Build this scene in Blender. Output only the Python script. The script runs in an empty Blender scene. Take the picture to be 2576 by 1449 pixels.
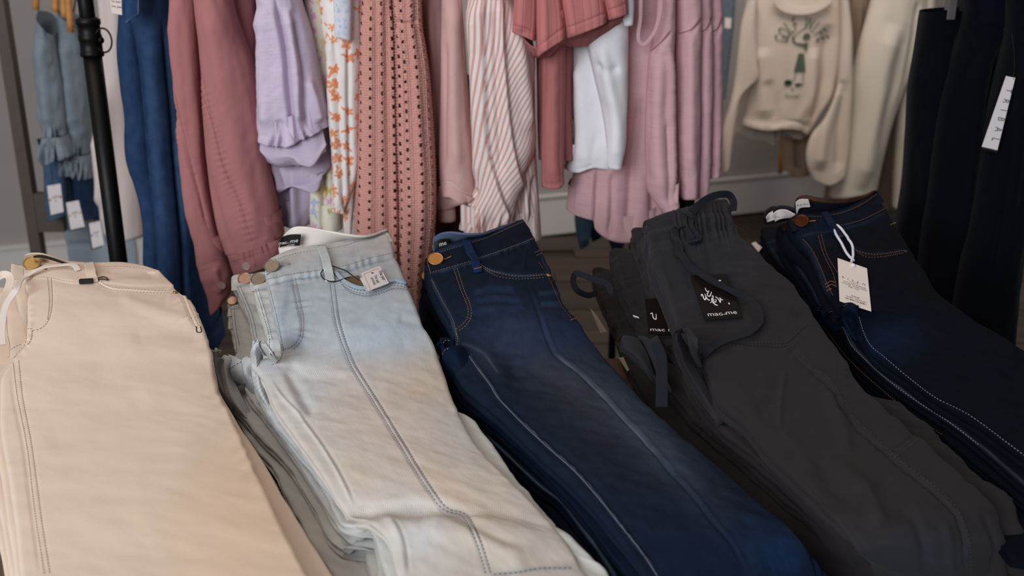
import bpy, math, random
import numpy as np
from mathutils import Vector, Matrix
from mathutils.bvhtree import BVHTree

SC = bpy.context.scene
COL = SC.collection
rng = np.random.default_rng(7)

# ------------------------------------------------------------------ camera, world, lights, exposure
H, PITCH, F, CX, CY = 1.35, math.radians(18.0), 2504.0, 1288.0, 724.5
cam = bpy.data.cameras.new('camera')
cam.sensor_width = 36.0
cam.lens = 36.0 * F / 2576.0
cam.clip_start = 0.02
cam.dof.use_dof = True
cam.dof.focus_distance = 1.22
cam.dof.aperture_fstop = 5.4
camo = bpy.data.objects.new('camera', cam)
camo.location = (0, 0, H)
camo.rotation_euler = (math.radians(90) - PITCH, 0, 0)
COL.objects.link(camo)
SC.camera = camo

world = bpy.data.worlds.new('room_light')
world.use_nodes = True
world.node_tree.nodes['Background'].inputs[0].default_value = (0.95, 0.93, 0.95, 1)
world.node_tree.nodes['Background'].inputs[1].default_value = 0.16
SC.world = world


def area(name, loc, target, sx, sy, power, rgb):
    l = bpy.data.lights.new(name, 'AREA')
    l.shape = 'RECTANGLE'
    l.size, l.size_y, l.energy, l.color = sx, sy, power, rgb
    o = bpy.data.objects.new(name, l)
    o.location = loc
    d = Vector(target) - Vector(loc)
    o.rotation_euler = d.to_track_quat('-Z', 'Y').to_euler()
    COL.objects.link(o)
    return o


area('ceiling_panel_light', (-1.0, 1.15, 2.9), (-0.35, 1.15, 0.85), 1.7, 1.3, 12.5, (1.0, 0.83, 0.66))
area('shop_window_light', (-1.6, -2.2, 2.1), (0.0, 1.6, 0.9), 2.4, 1.8, 124, (0.87, 0.935, 1.0))
area('rear_fill_light', (0.9, 3.7, 3.0), (1.0, 4.6, 0.6), 1.6, 1.2, 42, (1.0, 0.93, 0.88))  # unseen fill added to brighten the far garments

vs = SC.view_settings
vs.view_transform = 'Standard'
vs.look = 'None'
vs.exposure = 0.14
vs.gamma = 1.0
vs.use_curve_mapping = False

# ------------------------------------------------------------------ geometry helpers
CP, SP = math.cos(PITCH), math.sin(PITCH)
CAMV = np.array([0, 0, H])


def A(x):
    return np.asarray(x, float)


def rays(p):
    p = np.atleast_2d(A(p))[:, :2]
    x = (p[:, 0] - CX) / F
    y = (CY - p[:, 1]) / F
    return np.stack([x, CP + y * SP, -SP + y * CP], 1)


def at_z(p, z):
    r = rays(p)
    return CAMV + r * ((z - H) / r[:, 2])[:, None]


def at_y(p, Y):
    r = rays(p)
    return CAMV + r * (Y / r[:, 1])[:, None]


def project(P):
    q = P - CAMV
    d = q[:, 1] * CP - q[:, 2] * SP
    u = q[:, 1] * SP + q[:, 2] * CP
    return np.stack([CX + F * q[:, 0] / d, CY - F * u / d], 1), d


def spline(K, n, closed=False, param=None):
    """smooth curve through K (k, ...) resampled to n; gentle cubic through chord lengths"""
    K = A(K)
    k = len(K)
    if k == 1:
        return np.repeat(K, n, 0)
    flat = K.reshape(k, -1)
    if param is None:
        d = np.linalg.norm(np.diff(flat, axis=0), axis=1) ** 0.75 + 1e-9
        s = np.concatenate([[0], np.cumsum(d)])
    else:
        s = A(param)
    h = np.diff(s)
    sl = np.diff(flat, axis=0) / h[:, None]
    m = np.zeros_like(flat)
    m[0], m[-1] = sl[0], sl[-1]
    if k > 2:
        w = h[1:] / (h[:-1] + h[1:])
        m[1:-1] = w[:, None] * sl[:-1] + (1 - w)[:, None] * sl[1:]
    q = np.linspace(s[0], s[-1], n)
    i = np.clip(np.searchsorted(s, q, 'right') - 1, 0, k - 2)
    t = ((q - s[i]) / h[i])[:, None]
    hh = h[i][:, None]
    r = ((2 * t**3 - 3 * t**2 + 1) * flat[i] + (t**3 - 2 * t**2 + t) * hh * m[i]
         + (-2 * t**3 + 3 * t**2) * flat[i + 1] + (t**3 - t**2) * hh * m[i + 1])
    return r.reshape((n,) + K.shape[1:])


def unit(v):
    return v / (np.linalg.norm(v, axis=-1, keepdims=True) + 1e-12)


def hash2(ix, iy, seed):
    h = (ix.astype(np.int64) * 374761393 + iy.astype(np.int64) * 668265263 + seed * 974634777) & 0xffffffff
    h = ((h ^ (h >> 13)) * 1274126177) & 0xffffffff
    return ((h ^ (h >> 16)) & 0xffff) / 65535.0


def vnoise(x, y, seed=0):
    ix, iy = np.floor(x), np.floor(y)
    fx, fy = x - ix, y - iy
    fx, fy = fx * fx * (3 - 2 * fx), fy * fy * (3 - 2 * fy)
    a, b = hash2(ix, iy, seed), hash2(ix + 1, iy, seed)
    c, d = hash2(ix, iy + 1, seed), hash2(ix + 1, iy + 1, seed)
    return (a + (b - a) * fx) * (1 - fy) + (c + (d - c) * fx) * fy - 0.5


def polydist(px, poly):
    """signed distance (right-hand side of travel direction positive) and the fraction along a pixel polyline"""
    poly = A(poly)[:, :2]
    if len(poly) > 2:
        poly = spline(poly, max(12, 5 * len(poly)))
    best = np.full(len(px), 1e9)
    sgn = np.zeros(len(px))
    fr = np.zeros(len(px))
    seg = np.diff(poly, axis=0)
    L = np.linalg.norm(seg, axis=1)
    cum = np.concatenate([[0], np.cumsum(L)])
    for i in range(len(seg)):
        q = px - poly[i]
        t = np.clip((q @ seg[i]) / (L[i] ** 2 + 1e-9), 0, 1)
        e = q - t[:, None] * seg[i]
        d = np.hypot(e[:, 0], e[:, 1])
        m = d < best
        best[m] = d[m]
        cr = seg[i][0] * q[:, 1] - seg[i][1] * q[:, 0]
        sgn[m] = np.sign(cr[m])
        fr[m] = ((cum[i] + t * L[i]) / cum[-1])[m]
    return best, sgn, fr


def features(px, feats):
    """sum of creases, ridges and steps; each ('g'|'s'|'w', polyline, amp in metres, width in px[, decay px])"""
    out = np.zeros(len(px))
    for f in feats:
        kind, poly, amp, w = f[:4]
        pl = A(poly)
        dec = f[4] if len(f) > 4 else w * 6
        reach = max(w * 3.2, dec * 3 if kind == 's' else 0)
        lo, hi = pl[:, :2].min(0) - reach, pl[:, :2].max(0) + reach
        m = ((px > lo) & (px < hi)).all(1)
        if not m.any():
            continue
        d, s, fr = polydist(px[m], poly)
        fade = np.clip(np.minimum(fr, 1 - fr) * 8 + (0.0 if kind in 'gw' else 0.6), 0, 1)
        if kind == 'g':
            out[m] += amp * np.exp(-(d / w) ** 2) * fade
        elif kind == 's':
            sd = d * s
            out[m] += amp / (1 + np.exp(-np.clip(sd / w * 4, -30, 30))) * np.exp(-np.clip(sd, 0, None) / dec) * fade
        elif kind == 'w':      # puckers along a seam
            ln = np.linalg.norm(np.diff(pl[:, :2], axis=0), axis=1).sum()
            out[m] += amp * np.exp(-(d / w) ** 2) * np.sin(fr * ln / dec * 6.283 + 2 * np.sin(fr * 17))
    return out


def S(*c):
    c = A(c) / 255.0
    return np.where(c <= 0.04045, c / 12.92, ((c + 0.055) / 1.055) ** 2.4)


def paint(px, base, marks):
    """cloth dye and painted light: base colour plus washes and light tints ('b', cx, cy, rx, ry, angle, rgb, k) and worn or highlight lines ('l', polyline, width, rgb, k)"""
    out = np.repeat(A(base)[None], len(px), 0)
    for m in marks:
        if m[0] == 'b':
            _, cx, cy, rx, ry, an, rgb, k = m
            c, s = math.cos(math.radians(an)), math.sin(math.radians(an))
            dx, dy = px[:, 0] - cx, px[:, 1] - cy
            a = k * np.exp(-(((dx * c + dy * s) / rx) ** 2 + ((-dx * s + dy * c) / ry) ** 2))
        else:
            _, poly, w, rgb, k = m
            d, s, fr = polydist(px, poly)
            a = k * np.exp(-(d / w) ** 2) * np.clip(np.minimum(fr, 1 - fr) * 9 + .15, 0, 1)
        out += (A(rgb) - out) * a[:, None]
    return out


# ------------------------------------------------------------------ objects
def place(o, name, parent):
    COL.objects.link(o)
    if parent is not None:
        o.parent = parent
        w = parent.location.copy() if parent.type == 'EMPTY' else Vector((0, 0, 0))   # meshes sit at the world origin
        o.matrix_parent_inverse = Matrix.Translation(-w)
    return o


def mk(name, V, faces, mat, parent=None, uv=None, col=None, smooth=True):
    """one mesh object from numpy vertices and faces (array of quads, or list of tuples)"""
    me = bpy.data.meshes.new(name)
    V = A(V)
    if isinstance(faces, np.ndarray):
        nf, w = faces.shape
        me.vertices.add(len(V))
        me.vertices.foreach_set('co', V.ravel())
        me.loops.add(nf * w)
        me.loops.foreach_set('vertex_index', faces.ravel().astype(np.int32))
        me.polygons.add(nf)
        me.polygons.foreach_set('loop_start', np.arange(0, nf * w, w, dtype=np.int32))
        me.polygons.foreach_set('loop_total', np.full(nf, w, dtype=np.int32))
        me.update(calc_edges=True)
        li = faces.ravel()
    else:
        me.from_pydata([tuple(v) for v in V], [], faces)
        li = np.concatenate([A(f) for f in faces]).astype(int)
    if uv is not None:
        l = me.uv_layers.new(name='UVMap')
        l.data.foreach_set('uv', A(uv)[li].ravel().astype(np.float32))
    if col is not None:
        col = A(col)
        if col.ndim == 1:
            col = np.repeat(col[None], len(V), 0)
        at = me.attributes.new('Col', 'FLOAT_COLOR', 'POINT')
        at.data.foreach_set('color', np.concatenate([col, np.ones((len(V), 1))], 1).ravel().astype(np.float32))
    me.polygons.foreach_set('use_smooth', np.full(len(me.polygons), smooth))
    me.validate()
    me.materials.append(mat)
    o = bpy.data.objects.new(name, me)
    return place(o, name, parent)


def thing(name, label, cat, loc, group=None):
    o = bpy.data.objects.new(name, None)
    o.empty_display_size = 0.02
    o.location = tuple(loc)
    COL.objects.link(o)
    o['label'], o['category'] = label, cat
    if group:
        o['group'] = group
    return o


def tag(o, label, cat, group=None):
    o['label'], o['category'] = label, cat
    if group:
        o['group'] = group
    return o


def gridfaces(nr, nc, closed=False, off=0):
    i = np.arange(nr - 1)[:, None]
    j = np.arange(nc if closed else nc - 1)[None]
    j2 = (j + 1) % nc
    return np.stack([i * nc + j, i * nc + j2, (i + 1) * nc + j2, (i + 1) * nc + j], -1).reshape(-1, 4) + off


def vnormals(V, Fq):
    n = np.zeros_like(V)
    a = np.cross(V[Fq[:, 2]] - V[Fq[:, 0]], V[Fq[:, 3]] - V[Fq[:, 1]])
    for k in range(4):
        np.add.at(n, Fq[:, k], a)
    return unit(n)


def box(c, s, rot=0.0):
    c, s = A(c), A(s) / 2
    v = A([[x, y, z] for x in (-1, 1) for y in (-1, 1) for z in (-1, 1)]) * s
    cr, sr = math.cos(rot), math.sin(rot)
    v = np.stack([v[:, 0] * cr - v[:, 1] * sr, v[:, 0] * sr + v[:, 1] * cr, v[:, 2]], 1) + c
    f = [(0, 1, 3, 2), (4, 6, 7, 5), (0, 4, 5, 1), (2, 3, 7, 6), (0, 2, 6, 4), (1, 5, 7, 3)]
    return v, f


def join(parts):
    Vs, Fs, n = [], [], 0
    for v, f in parts:
        Vs.append(v)
        Fs += [tuple(int(i) + n for i in q) for q in f]
        n += len(v)
    return np.concatenate(Vs), Fs


def frames(P, up=None):
    T = unit(np.gradient(P, axis=0))
    if up is None:
        up = np.repeat(A([[0, 0.3, 1.0]]), len(P), 0)
    B = unit(np.cross(T, up))
    N = np.cross(B, T)
    return T, B, N


def tube_geo(P, r, ns=10, up=None, n=None):
    P = A(P)
    if n:
        P = spline(P, n)
    r = np.broadcast_to(A(r), (len(P),))
    T, B, N = frames(P, up)
    a = np.linspace(0, 2 * math.pi, ns, endpoint=False)
    V = P[:, None] + r[:, None, None] * (np.cos(a)[None, :, None] * B[:, None] + np.sin(a)[None, :, None] * N[:, None])
    V = V.reshape(-1, 3)
    f = [tuple(q) for q in gridfaces(len(P), ns, True)[:, ::-1]]
    f.append(tuple(range(ns)))
    f.append(tuple(range((len(P) - 1) * ns, len(P) * ns))[::-1])
    return V, f


def strap_geo(P, N, w, t=0.0016, n=None):
    """a flat fabric strap with rounded edges"""
    P, N = A(P), A(N)
    if n:
        P, N = spline(P, n), unit(spline(N, n, param=np.linspace(0, 1, len(N))))
    w = np.broadcast_to(A(w), (len(P),))[:, None]
    T = unit(np.gradient(P, axis=0))
    B = unit(np.cross(T, N))
    N = np.cross(B, T)
    prof = [(-.5, 0), (-.5, .85), (-.48, 1), (-.42, 1), (.42, 1), (.48, 1), (.5, .85), (.5, 0), (.44, -.3), (-.44, -.3)]
    V = np.stack([P + B * w * a + N * t * b for a, b in prof], 1).reshape(-1, 3)
    k = len(prof)
    f = [tuple(q) for q in gridfaces(len(P), k, True)]
    f.append(tuple(range(k))[::-1])
    f.append(tuple(range((len(P) - 1) * k, len(P) * k)))
    return V, f


def lathe_geo(c, n, prof, ns=28):
    """prof: (radius, height) pairs about axis n at c"""
    n = unit(A(n))
    a = unit(np.cross(n, A([0.3, 1, 0.1])))
    b = np.cross(n, a)
    th = np.linspace(0, 2 * math.pi, ns, endpoint=False)
    V = np.concatenate([A(c) + n * h + r * (np.cos(th)[:, None] * a + np.sin(th)[:, None] * b) for r, h in prof])
    f = [tuple(q) for q in gridfaces(len(prof), ns, True)]
    f.append(tuple(range(ns))[::-1])
    f.append(tuple(range((len(prof) - 1) * ns, len(prof) * ns)))
    return V, f


# ------------------------------------------------------------------ materials
def nodes(name):
    m = bpy.data.materials.new(name)
    m.use_nodes = True
    nt = m.node_tree
    b = nt.nodes['Principled BSDF']
    return m, nt, b


def mathn(nt, op, a, b=None):
    n = nt.nodes.new('ShaderNodeMath')
    n.operation = op
    for i, v in enumerate((a, b)):
        if v is None:
            continue
        if isinstance(v, (int, float)):
            n.inputs[i].default_value = v
        else:
            nt.links.new(v, n.inputs[i])
    return n.outputs[0]


def cloth(name, kind='plain', bump=0.25, rough=0.95, vary=0.12, sheen=0.03, period=0.0019):
    """woven cloth: dye and painted light tints come from the mesh attribute, weave / slub / rib / twill from its UV in metres"""
    m, nt, b = nodes(name)
    L = nt.links.new
    at = nt.nodes.new('ShaderNodeAttribute')
    at.attribute_name = 'Col'
    uv = nt.nodes.new('ShaderNodeTexCoord').outputs['UV']
    sep = nt.nodes.new('ShaderNodeSeparateXYZ')
    L(uv, sep.inputs[0])
    u, v = sep.outputs[0], sep.outputs[1]

    def noise(su, sv, detail=2):
        mp = nt.nodes.new('ShaderNodeMapping')
        mp.inputs['Scale'].default_value = (su, sv, 1)
        L(uv, mp.inputs[0])
        n = nt.nodes.new('ShaderNodeTexNoise')
        n.inputs['Scale'].default_value = 1
        n.inputs['Detail'].default_value = detail
        L(mp.outputs[0], n.inputs[0])
        return n.outputs[0]

    def wave(cu, cv):
        s = mathn(nt, 'ADD', mathn(nt, 'MULTIPLY', u, cu), mathn(nt, 'MULTIPLY', v, cv))
        return mathn(nt, 'MULTIPLY', mathn(nt, 'ADD', mathn(nt, 'SINE', s), 1.0), 0.5)

    fine = noise(900, 900)
    if kind == 'denim':
        k = 2 * math.pi / period
        tw = wave(k * .82, k * .57)
        streak = noise(1500, 28, 3)
        blot = noise(60, 45, 4)
        h = mathn(nt, 'ADD', mathn(nt, 'MULTIPLY', tw, 0.7), mathn(nt, 'MULTIPLY', streak, 0.5))
        mix = mathn(nt, 'ADD', mathn(nt, 'MULTIPLY', tw, 0.32), mathn(nt, 'MULTIPLY', streak, 0.42))
        mix = mathn(nt, 'ADD', mix, mathn(nt, 'MULTIPLY', blot, 0.55))
        mean = .16 + .21 + .275
    elif kind == 'slub':
        st = noise(30, 900, 4)
        h = mathn(nt, 'ADD', mathn(nt, 'MULTIPLY', st, 0.8), mathn(nt, 'MULTIPLY', fine, 0.4))
        mix, mean = mathn(nt, 'ADD', mathn(nt, 'MULTIPLY', st, 0.75), mathn(nt, 'MULTIPLY', fine, 0.25)), .5
    elif kind == 'rib':
        wv = wave(2 * math.pi / period, 0)
        gr = mathn(nt, 'POWER', wv, 0.30)
        h = mathn(nt, 'ADD', mathn(nt, 'MULTIPLY', gr, 2.6), mathn(nt, 'MULTIPLY', fine, 0.3))
        mix, mean = fine, .5
    elif kind == 'knit':
        w1 = wave(0, 2 * math.pi / 0.0042)
        w2 = wave(2 * math.pi / 0.0042, 0)
        h = mathn(nt, 'ADD', mathn(nt, 'ADD', w1, w2), mathn(nt, 'MULTIPLY', fine, 1.2))
        mix, mean = fine, .5
    else:
        wv = mathn(nt, 'ADD', noise(1600, 160), noise(160, 1600))
        h = mathn(nt, 'MULTIPLY', wv, 0.6)
        mix, mean = mathn(nt, 'MULTIPLY', wv, 0.5), .5
    fac = mathn(nt, 'ADD', mathn(nt, 'MULTIPLY', mathn(nt, 'SUBTRACT', mix, mean), 2 * vary), 1.0)
    vm = nt.nodes.new('ShaderNodeVectorMath')
    vm.operation = 'SCALE'
    L(at.outputs['Color'], vm.inputs[0])
    L(fac, vm.inputs['Scale'])
    L(vm.outputs[0], b.inputs['Base Color'])
    bp = nt.nodes.new('ShaderNodeBump')
    bp.inputs['Strength'].default_value = bump
    bp.inputs['Distance'].default_value = 0.0008
    L(h, bp.inputs['Height'])
    L(bp.outputs[0], b.inputs['Normal'])
    b.inputs['Roughness'].default_value = rough
    b.inputs['Specular IOR Level'].default_value = 0.06
    b.inputs['Sheen Weight'].default_value = sheen
    b.inputs['Sheen Roughness'].default_value = 0.5
    return m


def solid(name, rgb, rough=0.6, metal=0.0, noise=0.0, scale=60, spec=0.4, bump=0.0):
    m, nt, b = nodes(name)
    b.inputs['Roughness'].default_value = rough
    b.inputs['Metallic'].default_value = metal
    b.inputs['Specular IOR Level'].default_value = spec
    tc = nt.nodes.new('ShaderNodeTexCoord')
    n = nt.nodes.new('ShaderNodeTexNoise')
    n.inputs['Scale'].default_value = scale
    n.inputs['Detail'].default_value = 4
    nt.links.new(tc.outputs['Object'], n.inputs[0])
    r = nt.nodes.new('ShaderNodeValToRGB')
    c = A(rgb)
    r.color_ramp.elements[0].color = (*np.clip(c * (1 - noise), 0, 1), 1)
    r.color_ramp.elements[1].color = (*np.clip(c * (1 + noise), 0, 1), 1)
    r.color_ramp.elements[0].position, r.color_ramp.elements[1].position = .3, .7
    nt.links.new(n.outputs[0], r.inputs[0])
    nt.links.new(r.outputs[0], b.inputs['Base Color'])
    if bump:
        bp = nt.nodes.new('ShaderNodeBump')
        bp.inputs['Strength'].default_value = bump
        bp.inputs['Distance'].default_value = 0.001
        nt.links.new(n.outputs[0], bp.inputs['Height'])
        nt.links.new(bp.outputs[0], b.inputs['Normal'])
    return m


def woodmat(name, dark, light, along='X', sc=1.0, rough=0.55):
    m, nt, b = nodes(name)
    tc = nt.nodes.new('ShaderNodeTexCoord')
    mp = nt.nodes.new('ShaderNodeMapping')
    mp.inputs['Scale'].default_value = (2.5 * sc, 40 * sc, 40 * sc) if along == 'X' else (40 * sc, 2.5 * sc, 40 * sc)
    oi = nt.nodes.new('ShaderNodeObjectInfo')
    nt.links.new(tc.outputs['Object'], mp.inputs[0])
    va = nt.nodes.new('ShaderNodeVectorMath')
    va.operation = 'ADD'
    nt.links.new(mp.outputs[0], va.inputs[0])
    nt.links.new(oi.outputs['Location'], va.inputs[1])
    n = nt.nodes.new('ShaderNodeTexNoise')
    n.inputs['Scale'].default_value = 1
    n.inputs['Detail'].default_value = 5
    n.inputs['Distortion'].default_value = 0.6
    nt.links.new(va.outputs[0], n.inputs[0])
    f = mathn(nt, 'ADD', n.outputs[0], mathn(nt, 'MULTIPLY', mathn(nt, 'SUBTRACT', oi.outputs['Random'], 0.5), 0.3))
    r = nt.nodes.new('ShaderNodeValToRGB')
    r.color_ramp.elements[0].color = (*dark, 1)
    r.color_ramp.elements[1].color = (*light, 1)
    r.color_ramp.elements[0].position, r.color_ramp.elements[1].position = .3, .72
    nt.links.new(f, r.inputs[0])
    nt.links.new(r.outputs[0], b.inputs['Base Color'])
    b.inputs['Roughness'].default_value = rough
    return m


M = {}
M['plain'] = cloth('cotton_twill', 'plain', 0.2, vary=0.10)
M['denim_light'] = cloth('light_denim', 'denim', 0.22, vary=0.32, sheen=0.02, period=0.0017)
M['denim_dark'] = cloth('dark_denim', 'denim', 0.3, vary=0.75, sheen=0.0, period=0.0013)
M['slub'] = cloth('slub_jersey', 'slub', 0.3, vary=0.22)
M['rib'] = cloth('rib_jersey', 'rib', 0.5, vary=0.1, period=0.0135)
M['knit'] = cloth('open_knit', 'knit', 0.8, vary=0.35)
M['brass'] = solid('antique_brass', S(168, 140, 92), 0.5, 1.0, 0.12, 400)
M['nickel'] = solid('brushed_nickel', S(138, 128, 118), 0.5, 1.0, 0.1, 400)
M['gold'] = solid('rose_gold', S(196, 140, 88), 0.48, 1.0, 0.08, 400)
M['copper'] = solid('dark_copper', S(92, 54, 34), 0.5, 1.0, 0.15, 500)
M['card_white'] = solid('white_card', S(226, 216, 216), 0.7, 0, 0.02, 40)
M['card_cream'] = solid('cream_card', S(222, 206, 196), 0.7, 0, 0.02, 40)
M['card_black'] = solid('black_card', S(20, 13, 9), 0.7, 0, 0.1, 30, 0.1)
M['ink_dark'] = solid('dark_ink', S(60, 58, 66), 0.8, 0, 0.05)
M['ink_white'] = solid('white_ink', S(232, 226, 226), 0.7, 0, 0.02)
M['ink_green'] = solid('green_print', S(82, 94, 76), 0.9, 0, 0.15, 90)
M['ink_green_dark'] = solid('dark_green_print', S(24, 50, 32), 0.9, 0, 0.1, 90)
M['ink_orange'] = solid('orange_print', S(196, 150, 110), 0.8, 0, 0.05)
M['red_mark'] = solid('red_mark', S(200, 70, 60), 0.8, 0, 0.05)
M['yellow_mark'] = solid('yellow_mark', S(214, 170, 60), 0.8, 0, 0.05)
M['blue_mark'] = solid('blue_mark', S(60, 90, 160), 0.8, 0, 0.05)
M['label_black'] = solid('black_satin_label', S(20, 18, 18), 0.6, 0, 0.15, 300)
M['label_white'] = solid('white_satin_label', S(225, 212, 206), 0.6, 0, 0.02, 300)
M['cord_black'] = solid('black_cord', S(24, 22, 20), 0.8, 0, 0.2, 500)
M['cord_white'] = solid('white_cord', S(222, 216, 226), 0.85, 0, 0.06, 700)
M['thread_tan'] = solid('tan_thread', S(172, 144, 120), 0.9, 0, 0.15, 500)
M['thread_brown'] = solid('brown_thread', S(140, 106, 82), 0.9, 0, 0.15, 500)
M['thread_grey'] = solid('grey_thread', S(118, 116, 122), 0.9, 0, 0.15, 500)
M['thread_rust'] = solid('rust_thread', S(136, 84, 40), 0.9, 0, 0.15, 500)
M['thread_gold'] = solid('gold_thread', S(150, 110, 66), 0.9, 0, 0.15, 500)
M['thread_pale'] = solid('pale_thread', S(118, 126, 142), 0.9, 0, 0.15, 500)
M['thread_char'] = solid('charcoal_thread', S(62, 58, 60), 0.9, 0, 0.15, 500)
M['thread_rose'] = solid('rose_thread', S(166, 98, 96), 0.9, 0, 0.15, 500)
M['black_metal'] = solid('black_powder_coat', S(9, 8, 8), 0.45, 0, 0.1, 300, 0.22)
M['grey_metal'] = solid('grey_bronze_metal', S(92, 80, 72), 0.5, 0.4, 0.08, 80)
M['chrome'] = solid('chrome', S(150, 150, 152), 0.25, 1.0, 0.05)
M['clear'] = solid('shell_button', S(190, 160, 158), 0.2, 0, 0.1, 200, 0.8)
M['hanger_wood'] = woodmat('hanger_wood', S(176, 112, 52), S(208, 148, 80), 'X', 1)
M['table_wood'] = woodmat('table_wood', S(66, 48, 33), S(104, 78, 54), 'X', 1)
M['floor_wood'] = woodmat('floor_wood', S(28, 19, 12), S(66, 47, 27), 'X', .6, .5)
M['wall'] = solid('wall_paint', S(158, 150, 146), 0.9, 0, 0.03, 3)
M['wall_light'] = solid('wall_paint_light', S(190, 176, 166), 0.9, 0, 0.03, 3)
M['trim'] = solid('white_trim_paint', S(208, 202, 198), 0.6, 0, 0.02, 5)
# ------------------------------------------------------------------ cloth builders
class Surf:
    """a built cloth surface that stitches, buttons and tags can be laid on"""

    def __init__(self, V, Fq):
        self.bvh = BVHTree.FromPolygons([Vector(v) for v in V], [tuple(int(i) for i in f) for f in Fq])

    def hit(self, pts):
        P, N, last = [], [], None
        for d in unit(rays(pts)):
            h = self.bvh.ray_cast(Vector(CAMV), Vector(d))
            if h[0] is None:
                if last is None:
                    P.append(None), N.append(None)
                    continue
                # carry on at the depth of the last point that lay on the cloth
                P.append(CAMV + d * last[2]), N.append(last[1])
                continue
            n = A(h[1])
            if n @ d > 0:
                n = -n
            last = (A(h[0]), n, h[3])
            P.append(last[0]), N.append(n)
        ok = [i for i, p in enumerate(P) if p is not None]
        if not ok:
            raise ValueError('no cloth under %s' % (pts,))
        for i in range(len(P)):
            if P[i] is None:
                P[i], N[i] = P[ok[0]], N[ok[0]]
        return A(P), A(N)

    def path(self, pts, n, lift=0.0):
        P, N = self.hit(spline(A(pts)[:, :2], n))
        k = np.array([.25, .5, .25])
        Ns = N.copy()
        for _ in range(3):
            Ns[1:-1] = .25 * Ns[:-2] + .5 * Ns[1:-1] + .25 * Ns[2:]
        Ns = unit(Ns)
        return P + Ns * lift, Ns


def resample_px(row, m):
    row = A(row)
    return spline(row, m) if len(row) > 2 else row[0] + (row[1] - row[0]) * np.linspace(0, 1, m)[:, None]


MK = 9


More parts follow.
